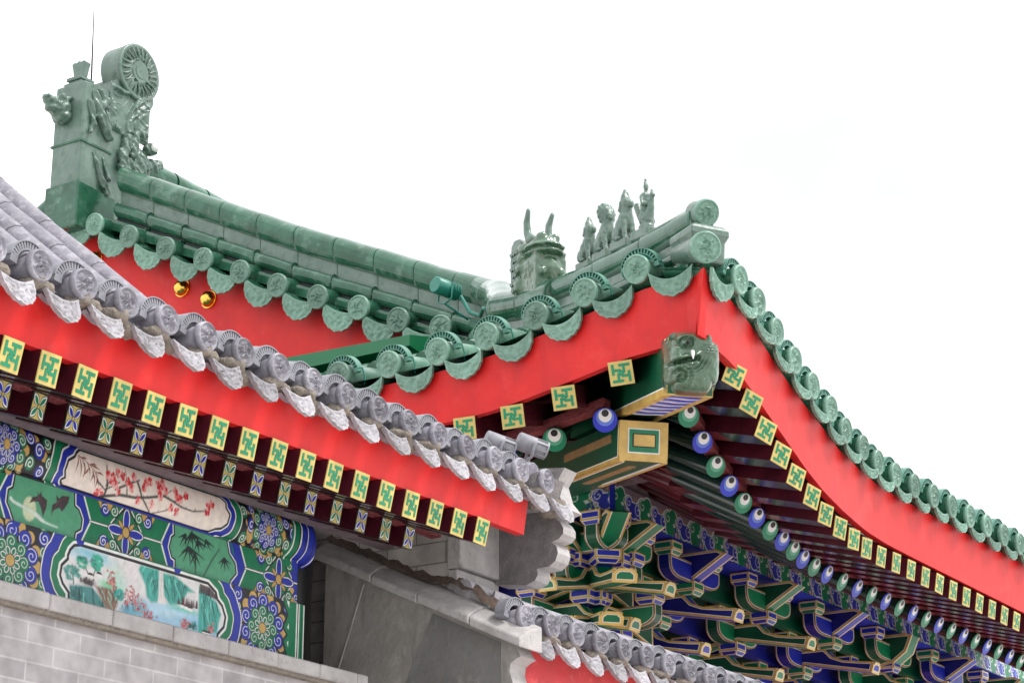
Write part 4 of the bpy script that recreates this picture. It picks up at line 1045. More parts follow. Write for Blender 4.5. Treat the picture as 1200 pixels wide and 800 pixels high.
vs, fs = blob([('e',(0,0,0),(.10,.075,.085)),('e',(-.085,0,.02),(.065,.055,.04)),('e',(-.085,0,-.035),(.05,.05,.025)),('e',(-.03,-.05,.06),.03),('e',(-.03,.05,.06),.03),('c',(.03,-.04,.07),(.09,-.05,.10),.02,.01),('c',(.03,.04,.07),(.09,.05,.10),.02,.01),('e',(.03,0,-.06),(.07,.08,.05)),('e',(-.135,0,.035),(.025,.04,.022))], .009, 1, .008, 40)
mb = MB(); mb.add([(OX-.06+v[0], 10.21+v[1], 8.13+v[2]) for v in vs], fs, 0, True); mb.build('beast_head', glaze_grey, orn)
# sword-hilt finial and lightning rod
mb = MB(); fx0, fy0 = OX+.09, 10.18
for z0, z1, a, b in ((8.325,8.352,.075,.085),(8.352,8.372,.055,.06),(8.372,8.398,.07,.07),(8.398,8.412,.045,.045)):
    mb.box((fx0-a, fy0-b, z0), (fx0+a, fy0+b, z1))
fan = [(-.04,0),(-.055,.07),(-.066,.105),(-.045,.12),(-.022,.112),(0,.125),(.022,.112),(.045,.12),(.066,.105),(.055,.07),(.04,0)]
mb.prism(fan, frame((fx0-.03, fy0, 8.412), (0,1,0), (0,0,1), (1,0,0)), 0, .06, 0); mb.build('finial', glaze_grey, orn, .005)
rod = thing('lightning_rod', 'thin metal rod standing beside the dragon ornament', 'rod', (10.40,10.14,8.33))
mb = MB(); mb.tube([(10.40,10.14,8.33),(10.39,10.14,8.6),(10.375,10.14,8.965)], [.007,.006,.003], 8); mb.build('rod', steel, rod)
mb = MB(); mb.tube([(10.40,10.14,8.33),(10.40,10.14,8.37)], [.022,.018], 10); mb.build('base', steel, rod)

# ---------------------------------------------------------------- figures on the hip ridge
def figure(name, label, pos, h, parts, m=glaze_grey, vox=.022, amp=.016, sc=11, turn=0, cat='roof figure', extra=None):
    d = V(hd.x, hd.y, 0).normalized(); a = math.atan2(d.y, d.x)+R(turn)
    o = thing(name, label, cat, pos, 'glazed figures along the hip ridge')
    vs, fs = blob(parts, vox, 2, amp, sc)
    Mx = Matrix.Translation(pos) @ Matrix.Rotation(a, 4, 'Z') @ Matrix.Diagonal((h*.62, h*.88, h, 1))
    mb = MB(); mb.add([Mx @ v for v in vs], fs, 0, True); mb.build('statue_body', m, o)
    mb = MB(); mb.box((-.40,-.20,-.16), (.36,.20,.02), 0, Mx); mb.build('plinth', m, o, .006)
    return o
SEAT = [('e',(-.16,0,.18),(.23,.22,.19)),('e',(-.12,.17,.13),(.17,.08,.13)),('e',(-.12,-.17,.13),(.17,.08,.13)),('c',(-.12,0,.26),(.08,0,.48),.20,.165),('c',(.08,0,.46),(.11,0,.66),.16,.125),
        ('c',(.10,.10,.46),(.19,.115,.05),.085,.06),('c',(.10,-.10,.46),(.19,-.115,.05),.085,.06),('e',(.23,.115,.03),(.09,.06,.04)),('e',(.23,-.115,.03),(.09,.06,.04)),('e',(.02,.19,.03),(.12,.06,.04)),('e',(.02,-.19,.03),(.12,.06,.04)),('c',(-.34,0,.1),(-.40,0,.40),.06,.035)]
DOGHEAD = [('e',(.12,0,.73),(.155,.145,.125)),('e',(.26,0,.70),(.105,.095,.075)),('c',(.05,.0,.82),(.03,0,1.0),.125,.05),('c',(.03,.11,.74),(-.03,.13,.60),.05,.03),('c',(.03,-.11,.74),(-.03,-.13,.60),.05,.03),('e',(.20,.085,.765),.04),('e',(.20,-.085,.765),.04),('c',(-.02,0,.66),(-.16,0,.42),.07,.05)]
LIONHEAD = [('e',(.07,0,.79),(.20,.205,.19)),('e',(.21,0,.74),(.115,.125,.10)),('e',(.29,0,.715),(.05,.10,.05)),('e',(.29,0,.66),(.06,.085,.03)),('e',(.25,.075,.82),.045),('e',(.25,-.075,.82),.045),('e',(.27,0,.79),(.04,.04,.04))]
LIONHEAD += [('e',(.05-.03*k,.19*math.sin(b)*1.04,.79+.185*math.cos(b)), .05) for k in (0, 2) for b in [R(t) for t in range(-140, 141, 28)]]
figure('seahorse_figure', 'seated ridge beast with pointed crest, lowest of the row and next to the horned beast', (9.075,5.318,5.615), .245, SEAT+DOGHEAD, glaze_dark if False else glaze_grey, turn=10)
figure('lion_figure', 'seated round curly maned lion between the two pointed crested beasts', (8.975,5.158,5.605), .262, SEAT+LIONHEAD, amp=.02, sc=14, turn=8)
figure('crested_beast_figure', 'taller seated beast with pointed crest, right behind the rider', (8.868,4.988,5.590), .272, SEAT+DOGHEAD, turn=12)
rider = [('e',(.0,0,.24),(.24,.15,.15)),('c',(.16,0,.30),(.26,0,.56),.10,.055),('e',(.28,0,.62),(.075,.06,.06)),('e',(.35,0,.60),(.04,.03,.03)),('e',(.27,0,.69),(.03,.04,.04)),('c',(-.2,0,.28),(-.36,0,.52),.08,.09),('c',(.05,.09,.2),(.1,.1,.04),.05,.05),('c',(.05,-.09,.2),(.1,-.1,.04),.05,.05),('e',(-.02,0,.08),(.24,.13,.09)),
         ('c',(-.02,0,.34),(-.01,0,.62),.13,.10),('c',(-.01,.10,.62),(.06,.13,.48),.05,.04),('c',(-.01,-.10,.62),(.06,-.13,.48),.05,.04),('c',(.06,.13,.48),(.14,.04,.48),.04,.035),('c',(.06,-.13,.48),(.14,-.04,.48),.04,.035),('e',(.0,0,.66),(.10,.12,.06)),('c',(.0,0,.70),(.005,0,.76),.04,.04),('e',(.015,0,.82),(.065,.058,.075)),('e',(.0,0,.90),(.045,.045,.03)),('e',(.0,0,.95),(.035,.035,.03)),('c',(.0,.1,.36),(.08,.13,.2),.06,.04),('c',(.0,-.1,.36),(.08,-.13,.2),.06,.04)]
figure('rider_figure', 'robed figure riding a crested bird at the front of the hip ridge', (8.755,4.805,5.57), .285, rider, vox=.016, amp=.008, sc=16, turn=10)
bst = thing('horned_ridge_beast', 'horned dragon head block with scaled back on the hip ridge', 'roof ornament', (9.36,5.78,5.60))
d2_ = V(-.53,-.848,0).normalized(); aB = math.atan2(d2_.y, d2_.x)
Mx = Matrix.Translation((9.36,5.78,5.63)) @ Matrix.Rotation(aB, 4, 'Z') @ Matrix.Diagonal((.85,.72,1,1))
vs, fs = blob([('b',(.02,0,.06),(.125,.125,.115)),('e',(.05,0,.10),(.135,.145,.11)),('e',(.05,0,.195),(.160,.165,.022)),('e',(.05,0,.235),(.150,.155,.020)),('e',(.045,0,.262),(.115,.12,.035)),('e',(.10,.05,.285),(.045,.045,.03)),('e',(.10,-.05,.285),(.045,.045,.03)),
    ('e',(-.05,.10,.25),(.07,.06,.035)),('e',(-.05,-.10,.25),(.07,.06,.035)),('e',(-.07,.11,.20),(.05,.05,.03)),('e',(-.07,-.11,.20),(.05,.05,.03)),('e',(-.08,.115,.14),(.05,.05,.035)),('e',(-.08,-.115,.14),(.05,.05,.035)),('e',(-.09,.12,.05),(.045,.05,.05)),('e',(-.09,-.12,.05),(.045,.05,.05)),
    ('c',(.06,.13,.12),(.15,.08,.08),.02,.03),('c',(.06,-.13,.12),(.15,-.08,.08),.02,.03)], .009, 1, .004, 45)
mb = MB(); mb.add([Mx @ v for v in vs], fs, 0, True); mb.build('beast_block', glaze_dark, bst)
for s_ in (.09, -.075):
    mb = MB(); vs, fs = blob([('c',(-.02,s_,.29),(-.05,s_*1.05,.35),.030,.029),('c',(-.05,s_*1.05,.35),(-.055,s_*1.1,.41),.029,.026),('c',(-.055,s_*1.1,.41),(-.02,s_*1.2,.465),.026,.018),('e',(.0,s_,.30),(.04,.036,.03))], .008, 2); mb.add([Mx @ v for v in vs], fs, 0, True)
    mb.build('horn', glaze_grey, bst)
def scales(u, v):      # upright scaled fin at the back
    y = -.14+.28*u; z = .0+.34*v
    f = .010*abs(math.sin(z*48+(1.57 if int(u*7) % 2 else 0)))*abs(math.sin(u*7*math.pi))
    return V(-.13-.02*v-f*0, y*(1-.08*v), z), f
mb = MB(); Mf = frame((0,0,0), (1,0,0), (0,0,1), (0,-1,0))
fin = [(-.19,-.04),(-.22,.10),(-.225,.22),(-.21,.31),(-.17,.335),(-.10,.325),(-.06,.27),(-.07,.15),(-.04,-.04)]
mb.prism(fin, Mx @ Mf, -.12, .12, 0)
for r_ in range(7):
    for c_ in range(4):
        p = V(-.20+.038*c_+(.019 if r_ % 2 else 0), 0, .02+.042*r_)
        for sg in (-1, 1):
            vs, fs = [], []
            n = 9; vs = [(p.x, sg*.121, p.z)] + [(p.x+.021*math.cos(R(180+180*i/(n-1))), sg*.123, p.z+.024*math.sin(R(180+180*i/(n-1)))) for i in range(n)] + [(p.x+.021*math.cos(R(180+180*i/(n-1))), sg*.131, p.z+.024*math.sin(R(180+180*i/(n-1)))) for i in range(n)]
            fs = [(0, n+1+i, n+2+i) for i in range(n-1)] + [(1+i, 2+i, n+2+i, n+1+i) for i in range(n-1)]
            mb.add(vs, fs, 0, False, Mx)
mb.build('scaled_back', glaze_grey, bst, 0)

# ---------------------------------------------------------------- lamps on the hall roof
for i, (M, par) in enumerate(lamp_spots):
    fr_ = M.to_translation(); front = abs((M @ V(0,-1,0)-fr_).y) > .6
    o = put(bpy.data.objects.new('tile_lamp', LAMP_TEAL), None, M)
    if front: tag(o, 'teal crescent tile lamp with fins on the front eave of the green roof', 'tile lamp', 'tile lamps on the front green eave')
    else: tag(o, 'teal crescent tile lamp with fins on the side eave left of the roof corner', 'tile lamp', 'tile lamps on the side green eave')
    mb = MB(); mb.tube([(.086,.05,.03),(.10,.045,-.02),(.105,.03,-.06)], .0045, 6); mb.build('cable', teal, o, 0, M)
def flood(name, label, pos, axis, r, L, m, mf, post):
    o = thing(name, label, 'floodlight', pos); a = Vector(axis).normalized(); p = Vector(pos); mb = MB()
    mb.tube([p-a*L*.5, p-a*L*.5+a*.006, p-a*.0], [r*.9, r, r], 24, 0); mb.build('lamp_body', m, o)
    mb = MB(); 
    for k in range(7): mb.tube([p+a*(L*.02+k*L*.075), p+a*(L*.02+k*L*.075+.004)], r*1.02, 24, 0)
    mb.tube([p, p+a*L*.5], r*.72, 16, 0); mb.build('heat_sink', mf, o)
    mb = MB(); s_ = a.cross(V(0,0,1)).normalized(); u_ = s_.cross(a)
    mb.tube([p+s_*r*1.15, p+s_*r*1.2-u_*r*1.5, p-u_*r*1.9, p-s_*r*1.2-u_*r*1.5, p-s_*r*1.15], .006, 8)
    mb.tube([p-u_*r*1.9, Vector(post)], .007, 8); mb.build('bracket', m, o)
    return o
flood('floodlight', 'green cylindrical floodlight at the foot of the verge ridge with a looped cable', (10.05,6.86,6.09), (1,-.25,-.05), .05, .17, teal, teal, (10.20,6.80,5.93))
flood('floodlight', 'green finned floodlight beside the hip ridge below the rider figure', (8.66,4.80,5.36), (-.35,-.9,.15), .05, .16, teal, teal, (8.72,4.86,5.27))
mb = MB(); cpts = [(10.12,6.80,6.05),(10.1,6.72,5.93),(9.95,6.55,5.83),(9.78,6.42,5.80),(9.72,6.30,5.74),(9.74,6.22,5.66),(9.70,6.20,5.58)]
o = put(bpy.data.objects.new('cable', mb.tube(cpts, .012, 8).mesh('cable', teal)), None); tag(o, 'thick green cable looping down from the floodlight at the ridge foot', 'cable')
# ================================================================ THE GATEHOUSE (grey tiles)
gate = thing('gatehouse', 'grey tiled gatehouse with red eave board and painted beams over a brick wall', 'gatehouse', (5.2, 4.8, 0))
GD = [(3.852+.1657*i, 3.90, 3.634) for i in range(-12, 16)]
rnd = random.Random(5)
glamps = []
for i, p in enumerate(GD):
    M = eave_frame(p, (1,0,0), -.04, (0,-1,0)); M2 = M @ Matrix.Rotation(rnd.uniform(-.07,.07), 4, 'X') @ Matrix.Rotation(rnd.uniform(-.06,.06), 4, 'Z')
    put(bpy.data.objects.new('tile_cap', GREY_CAPS[i % 3]), gate, M2 @ Matrix.Rotation(rnd.uniform(-.3,.3), 4, 'Y'))
    if i < len(GD)-1: glamps.append(M2 @ Matrix.Translation((0,.04,0)))
    q = Vector(p)+V(.083,.004,-.050); put(bpy.data.objects.new('drip_tile', GREY_DRIP[i % 3]), gate, eave_frame(q, (1,0,0), .05, (0,-1,0)) @ Matrix.Rotation(rnd.uniform(-.06,.06), 4, 'X') @ Matrix.Rotation(rnd.uniform(-.07,.07), 4, 'Y'))
mb = MB()
mb.box((1.7, 3.925, 3.40), (6.285, 3.955, 3.40)) if False else None
mb.sweep([(1.7,3.925,0),(6.27,3.925,0)], [(-.0,3.565),(.03,3.565),(.05,3.437),(.02,3.437)], V(0,1,0), 0, False, True)
mb.build('fascia_board', red, gate)
# roof: tall part on the left, low part beside it
def roof_part(x0, x1, zf, ys, name):
    mb = MB(); n = len(ys)
    for x, y_, z_ in GD:
        if x0-.01 <= x < x1:
            for k in range(n-1):
                p, q = V(x, ys[k], zf(ys[k])+.012), V(x, ys[k+1], zf(ys[k+1])+.012)
                mb.tube([p, p.lerp(q, .03), p.lerp(q, .96), q], [.040,.042,.040,.037], 12, 0)
    mb.grid(lambda u, v: (x0-.09+(x1-x0+.02)*u, ys[0]+(ys[-1]-ys[0])*v, zf(ys[0]+(ys[-1]-ys[0])*v)-.022), 1, 12, 0)
    return mb.build(name, greytile, gate)
XV = GD[15][0]+.09
hi = lambda y: curve([(3.90,3.600),(4.0,3.66),(4.195,3.835),(4.302,3.915),(4.496,4.078),(4.589,4.157),(5.0,4.52),(5.6,5.08)], y)
roof_part(1.8, XV, hi, [3.95+.22*i for i in range(8)], 'roof')
lo_ = lambda y: 3.655+(y-3.95)*.22
roof_part(XV+.075, 6.4, lo_, [3.95+.22*i for i in range(6)], 'roof')
mb = MB(); mb.prism([(3.98,3.62),(5.5,hi(5.5)-.03),(5.5,3.6)], frame((XV-.03,0,0), (0,1,0), (0,0,1), (1,0,0)), 0, .05, 0); mb.build('gable_infill', stucco, gate)
# rafters
for i in range(-15, 17):
    sq_rafter((3.821+.1363*i, 3.945, 3.392), (0,-1,0), .36, .086, .62, FRET, gate, .3, tan=(1,0,0), ratio=.84)
for i in range(-15, 15):
    sq_rafter((4.097+.1370*i, 4.25, 3.414), (0,-1,0), .34, .078, .5, FLOWER[i % 2], gate, .2, 'rafter', tan=(1,0,0), ratio=.74)
mb = MB(); mb.grid(lambda u, v: (1.7+u*4.55, 3.95+v*.75, 3.443+v*.75*.36), 4, 2, 0); mb.build('eave_sheathing', maroon, gate)
mb = MB(); mb.grid(lambda u, v: (1.7+u*4.5, 4.25+v*.45, 3.458+v*.45*.34), 4, 2, 0); mb.build('eave_sheathing', maroon, gate)
P = [V(1.7+.09*i, 4.252, 3.452+.003*noise.noise(V(i*.7,0,0))) for i in range(51)]
mb = MB(); mb.sweep(P, [(-.012,0),(.03,0),(.03,.034),(-.012,.03)], V(0,1,0), 0, False, True); mb.build('eave_strip', maroon_rough, gate)

# painted beams: everything in cm on the facade plane, S from x = 4.2 m, T from z = 2.9 m
rs = random.Random(11)
G2, T2 = (.10,.36,.22), (.03,.30,.24)
cv = Canvas(-70, 166, 3, 57, 9, PB)
def rosette(c, r, fr_, half=None, inner=PB, mid=PG, outer=PB):
    """layered scroll flower"""
    cv.ell(c, r, r, PK)
    m = max(9, int(r*1.35))
    for i in range(m):
        a = 2*math.pi*i/m; cv.ell((c[0]+r*.93*math.cos(a), c[1]+r*.93*math.sin(a)), r*.16, r*.16, PO)
    k = r*.235
    for i in range(10):
        a = 2*math.pi*(i+.5)/10; cv.curl((c[0]+r*.76*math.cos(a), c[1]+r*.76*math.sin(a)), k, outer, a+2, 1 if i % 2 else -1, .22, .2)
    for i in range(8):
        a = 2*math.pi*i/8; cv.curl((c[0]+r*.47*math.cos(a), c[1]+r*.47*math.sin(a)), k*.86, mid, a+3, 1 if i % 2 else -1, .2, .2)
    for i in range(8):
        a = 2*math.pi*(i+.5)/8; p = (c[0]+r*.25*math.cos(a), c[1]+r*.25*math.sin(a)); cv.ell(p, r*.13, r*.10, PK, 1, None, a); cv.ell(p, r*.11, r*.08, PW, 1, None, a); cv.ell(p, r*.085, r*.055, inner, 1, None, a)
    cv.ell(c, r*.17, r*.17, PK); cv.ell(c, r*.145, r*.145, PO)
# --- lower beam field (T 3..26.6)
def below(X, Y): return Y-26.6
LP = [(46.0,22.8),(47.5,24.3),(50.1,24.9),(108.0,24.4),(111.9,22.3),(112.8,20.2),(115.2,18.6),(117.0,15.4),(116.4,12.3),(113.5,9.5),(113.2,4),(47.0,4),(46.5,10.3),(43.7,12.6),(42.5,14.7),(42.9,17.6),(45.3,19.9),(45.2,21.0)]
def lower(off, full=True):
    # scroll field
    cv.poly([(off-80,3),(off+166,3),(off+166,26.7),(off-80,26.7)], [(0, PK)])
    for c in ((off+22.0,15.0),(off+136.0,15.2)):
        for i in range(-3, 4):
            for sg in (-1, 1):
                p = (c[0]+sg*(14.0-abs(i)*.5), c[1]+i*4.4); cv.curl(p, 2.6, PG if i % 2 else PB, i, sg, .26, .25)
                cv.ell((c[0]+sg*17.3, c[1]+i*4.4+2.2), 1.2, 1.4, PO)
        rosette(c, 11.6, None, inner=PG, mid=PG, outer=PB)
    # blue and green bands around the picture
    q = [(off+x, y) for x, y in LP]
    cv.poly([(x, y) for x, y in q], [(8.6, PK), (8.35, PW), (7.95, PB), (4.7, PK), (4.4, PW), (4.0, PG), (1.55, PW), (1.15, PK), (.6, PW)], clip=below)
lower(0)
cv.poly([(-75,3),(6,3),(6,26.7),(-75,26.7)], [(0, PG)])
for x, c in ((4.5, PW), (3.9, PB), (0, PW), (-.6, PG)): cv.line([(x,3),(x,26.7)], .5, c)
# landscape inside
def inpan(X, Y): return np.maximum(cv.pdist(LP, X, Y), Y-30)+.55
def wash(c, rx, ry, col, al=.8, soft=None, n=1, jit=0):
    for _ in range(n):
        p = (c[0]+rs.gauss(0, jit), c[1]+rs.gauss(0, jit)); cv.ell(p, rx, ry, col, al, soft or min(rx, ry)*.9)
cv.poly(LP, [(-.2, (.72,.70,.70))], clip=lambda X, Y: inpan(X, Y))
wash((53,23.2), 7, 2.0, (.12,.50,.66), .8); wash((60,22.4), 5, 1.2, (.25,.6,.7), .6); wash((67,17), 3, 3.5, (.30,.66,.50), .6, n=3, jit=1)
wash((70,21), 5, 4, (.74,.66,.68), .6)
# water
cv.poly([(79,13.4),(86,14.2),(92,14.5),(104,14),(114,11),(113,5),(77,5),(77,9)], [(.2, (.30,.58,.78))], .85, 1.2)
wash((90,12), 9, 1.2, (.62,.80,.88), .6); wash((100,11), 6, .8, (.15,.45,.68), .5); wash((97,14.2), 7, .7, (.08,.55,.38), .8)
def mountain(pts, base, dark, n=16, lean=0):
    cv.poly(pts, [(0, base)], .95, .5); q = np.array(pts)
    x0, x1, y0, y1 = q[:, 0].min(), q[:, 0].max(), q[:, 1].min(), q[:, 1].max()
    for i in range(n):
        x = rs.uniform(x0, x1); yt = rs.uniform(y0+(y1-y0)*.5, y1); L = rs.uniform(.3, .7)*(y1-y0); w = rs.choice([dark, dark, (.01,.05,.05), (.22,.68,.58)])
        st = [(x+lean*t*L*.4+.5*math.sin(t*5+i), yt-L*t) for t in np.linspace(0, 1, 8)]
        d = cv.pdist(pts, np.array([s_[0] for s_ in st]), np.array([s_[1] for s_ in st]))
        st = [s_ for s_, dd in zip(st, d) if dd < -.15]
        if len(st) > 1: cv.line(st, .42, w, .12, .8, .2)
mountain([(76.3,24.4),(84.9,24.6),(85.4,14.4),(82,13.8),(79.8,15),(79.0,18.4),(75.7,22.6)], (.02,.36,.30), (.003,.08,.075), 22)
mountain([(86.7,23.9),(92.2,24.0),(102.0,20.6),(98.5,19.9),(95.8,15.6),(90.6,14.6),(87.4,17)], (.018,.34,.28), (.002,.07,.065), 26, 1)
mountain([(103.8,23.0),(108.9,21.0),(112.6,19.5),(115.0,16.1),(113.3,9.8),(104.4,8)], (.018,.36,.30), (.002,.07,.065), 26, .5)
cv.poly([(104.1,23.9),(109.5,23.4),(112.5,21.4),(112.6,20.0),(108.1,20.8),(104.3,21.2)], [(0, (.06,.035,.04))], .95, .3)
for i in range(26): x = rs.uniform(104, 112.5); cv.line([(x, 20.8), (x+.1, 22.0+rs.uniform(0, 2))], .35, (.035,.02,.025), .1)
cv.poly([(85.1,24.6),(86.3,24.6),(87.2,19),(88.6,14.4),(84.9,14.2),(85.4,19)], [(0, (.78,.74,.72))], .95, .25)
for x in (85.7,86.1,86.7): cv.line([(x,24),(x+.3,19),(x+(x-85.8)*1.0+.3,14.8)], .18, (.25,.20,.18), .1, .7)
# rocky shore, left
mountain([(46.5,12.6),(51.8,13.4),(55.8,13.7),(60.8,10.6),(63.6,7.8),(62,4),(46.8,4)], (.02,.22,.21), (.002,.04,.045), 34, 1.2)
mountain([(57.1,14.2),(63.8,15.0),(66,13),(67.5,11.0),(65.7,7.5),(62.2,8.6)], (.26,.13,.07), (.07,.03,.02), 20, 1)
wash((62.5,15.6), 3.2, .9, (.10,.55,.28), .9); wash((72,9.4), 2.6, 2.2, (.08,.36,.52), .85, n=2, jit=.6); wash((76,10.4), 3, 2.4, (.12,.42,.55), .8, n=2, jit=.6)
for i in range(12): x = rs.uniform(69, 79); cv.line([(x, 12-abs(x-74)*.3), (x+rs.uniform(-.6,.6), 9.5)], .3, (.02,.08,.12), .1, .8)
wash((54,14.8), 3.0, 1.0, (.06,.03,.035), .9, .5)
for i in range(24): p = (rs.gauss(54,1.7), rs.gauss(15,.5)); cv.ell(p, .45, .45, (.05,.03,.03), .8, .2)
def tree(base, crown, spread, col, n, dk):
    cv.line([base, (base[0]*.5+crown[0]*.5+.2, (base[1]+crown[1])*.5), crown], .5, (.07,.05,.045), .15)
    for i in range(n):
        a = rs.uniform(0, 6.28); q = rs.random()**.5; p = (crown[0]+spread[0]*q*math.cos(a), crown[1]+spread[1]*q*math.sin(a)); cv.ell(p, rs.uniform(.35,.8), rs.uniform(.3,.55), rs.choice([col, col, dk]), .8, .25)
tree((54.5,16.5), (51.0,20.2), (2.0,1.9), (.03,.40,.26), 42, (.01,.16,.12)); tree((56,16.8), (57.2,21.2), (2.6,2.4), (.03,.42,.28), 70, (.01,.15,.11))
tree((48,13.2), (47.2,16.2), (3.4,2.2), (.05,.28,.24), 60, (.015,.12,.10)); tree((66.5,11), (67.5,13.6), (2.2,1.6), (.02,.36,.30), 44, (.005,.10,.10))
for c in ((71.5,13.6,2.6),(73.6,14.6,3.0),(76.2,13.0,2.8),(79.2,11.0,2.4),(82,9.6,1.8),(97,10,2.0),(99,9.5,1.6),(110.3,11.2,1.8),(63.8,18.0,2.2),(65.2,16.6,2.2)):
    cv.line([(c[0], c[1]-c[2]), (c[0], c[1]+c[2]*.7)], .3, (.12,.03,.03), .1)
    for i in range(26): p = (c[0]+rs.gauss(0,.75), c[1]+rs.uniform(-c[2], c[2]*.8)); cv.ell(p, .36, .34, rs.choice([(.52,.09,.09), (.62,.20,.19), (.30,.04,.05)]), .8, .15)
for x, y in ((55.0,16.6),(58.6,17.6),(96.6,15.2),(98.6,15.0),(100.2,14.8),(107.5,8.6),(109.2,8.5)):
    cv.poly([(x-1.1,y-.5),(x+1.1,y-.5),(x+1.1,y+.5),(x-1.1,y+.5)], [(0,(.78,.77,.74))]); cv.poly([(x-1.4,y+.4),(x+1.4,y+.4),(x+.6,y+1.1),(x-.8,y+1.1)], [(0,(.025,.02,.025))])
for i in range(60): x = rs.uniform(94, 103.5); cv.line([(x, 15.8), (x, 17.0+rs.uniform(0, 1.6)-abs(x-98.5)*.05)], .4, rs.choice([(.03,.02,.025),(.09,.03,.03)]), .08)
for i in range(26): x = rs.uniform(99, 104); y = 9+rs.uniform(0, 3.4)*max(0, (x-99)/5); cv.ell((x, y), .5, .45, rs.choice([(.02,.22,.20),(.01,.08,.07)]), .8, .2)
for i in range(26): cv.ell((rs.uniform(66,76), rs.uniform(17.5,24)), .11, .09, (.15,.03,.03), .8)
# outline of the picture redrawn over any spill
def ring(pts, bands):
    q = np.array(pts); wn = cv.win(q[:,0].min()-10, q[:,0].max()+10, 2, 26.6)
    d = np.maximum(cv.pdist(pts, wn[2], wn[3]), -1e9)
    for lo, hi_, c in bands: cv.fill(wn, np.maximum(lo-d, d-hi_), c)
ring(LP, [(-.25,.7,PK),(.7,1.5,PW),(1.5,4.0,PG)])
# right end bands of the lower beam
for x, w_, c in ((149.3,1.2,PK),(148.8,.7,PW),(151.5,4.2,PG),(149.4,.5,PW),(153.8,.6,PW),(154.4,.6,PK),(156.0,3.0,PG),(154.9,.45,PW),(156.3,.3,PK),(157.6,.6,PW),(161,6.4,PG)):
    cv.line([(x,2),(x,26.6)], w_, c)
cv.line([(146,26.5),(149.2,22),(147,17.5),(149.4,15.2),(147,12.8),(149.4,8),(146.4,3)], 1.5, PK); cv.line([(147.2,26.5),(150.2,22),(148,17.5),(150.4,15.2),(148,12.8),(150.4,8),(147.4,3)], 1.5, PG)
# --- middle board (T 26.7..40.9): hexagon lattice between two green pictures
cv.poly([(-70,26.7),(152,26.7),(152,41),(-70,41)], [(0, PG)])
def flower4(c, r):
    for a in (0, 90, 180, 270):
        q = (c[0]+r*.58*math.cos(R(a)), c[1]+r*.50*math.sin(R(a))); cv.ell(q, r*.50, r*.24, PK, 1, None, R(a)); cv.ell(q, r*.455, r*.205, PW, 1, None, R(a)); cv.ell(q, r*.41, r*.16, PB, 1, None, R(a))
    for a in (45, 135, 225, 315):
        q = (c[0]+r*.42*math.cos(R(a)), c[1]+r*.36*math.sin(R(a))); cv.ell(q, r*.26, r*.11, PK, 1, None, R(a)); cv.ell(q, r*.22, r*.075, PO, 1, None, R(a))
    cv.ell(c, r*.24, r*.26, PK); cv.ell(c, r*.19, r*.21, PO)
def lattice(x0, x1, c):
    h0, h1, hm = 26.7, 41, 33.8
    for sx in (-1, 1):
        xe = x0 if sx < 0 else x1
        j = (xe-sx*7.5, hm)
        for yy in (h0, h1):
            cv.line([(xe-sx*.2, yy), (xe-sx*3.6, hm)], 3.6, PB)
            cv.line([(xe-sx*2.6, yy), (xe-sx*6.2, hm)], .55, PW)
        cv.line([(xe-sx*5.8, hm), (c[0]+sx*6.2, hm)], .9, PK); cv.line([(xe-sx*5.8, hm), (c[0]+sx*6.2, hm)], .45, PW)
        for sy in (-1, 1):
            yy = h1 if sy > 0 else h0
            cv.line([(c[0]+sx*1.0, yy), (c[0]+sx*6.6, hm+sy*1.2)], .8, PK); cv.line([(c[0]+sx*1.7, yy), (c[0]+sx*6.8, hm+sy*1.4)], .4, PW)
            for k, (dx, dy, r, col) in enumerate(((5.6,5.2,2.1,PG),(9.6,4.9,2.2,PB))):
                p = (c[0]+sx*dx, hm+sy*dy); cv.curl(p, r, col, 2*k+sy, sx*sy, .3, .22)
            cv.poly([(c[0]+sx*6.2, yy), (c[0]+sx*9.6, yy), (c[0]+sx*7.6, yy-sy*2.4)], [(.2,PK),(0,PO)])
            cv.poly([(c[0]+sx*11.2, yy), (c[0]+sx*13.0, yy), (c[0]+sx*11.6, yy-sy*2.4)], [(.2,PK),(0,PO)])
    flower4(c, 7.6)
lattice(49.5, 93.5, (71.2,33.6)); lattice(122.8, 168, (146,33.4)); lattice(-22, 23.5, (.8,33.6)); lattice(-90, -50, (-70,33.6))
for base, pts in ((0, [(23.8,41),(47.8,41),(48.2,36.8),(50.2,35.9),(51.7,33.5),(51.4,30.7),(49.2,29.3),(48.8,26.4),(25.0,26.4),(22.7,30.3),(21.3,32.2),(21.5,35.6),(23.2,36.6)]),
                  (1, [(93.2,41),(118.4,41),(119.9,36.7),(123.0,34.2),(123.8,31.3),(121.0,28.4),(120.5,26.4),(94.7,26.4),(94.5,30.1),(92.8,30.5),(91.5,33.2),(92.3,36.4),(93.6,37.4)]),
                  (2, [(-48,41),(-24,41),(-23,36.8),(-21,35.9),(-20,33.5),(-21,30.7),(-23,29.3),(-23,26.4),(-48,26.4),(-50,30.3),(-51,32.2),(-50,35.6),(-48,36.6)])):
    cv.poly(pts, [(1.9, PB), (1.0, PW), (.6, PK), (0, (.085,.33,.19))], clip=lambda X, Y: np.maximum(Y-40.9, 26.7-Y))
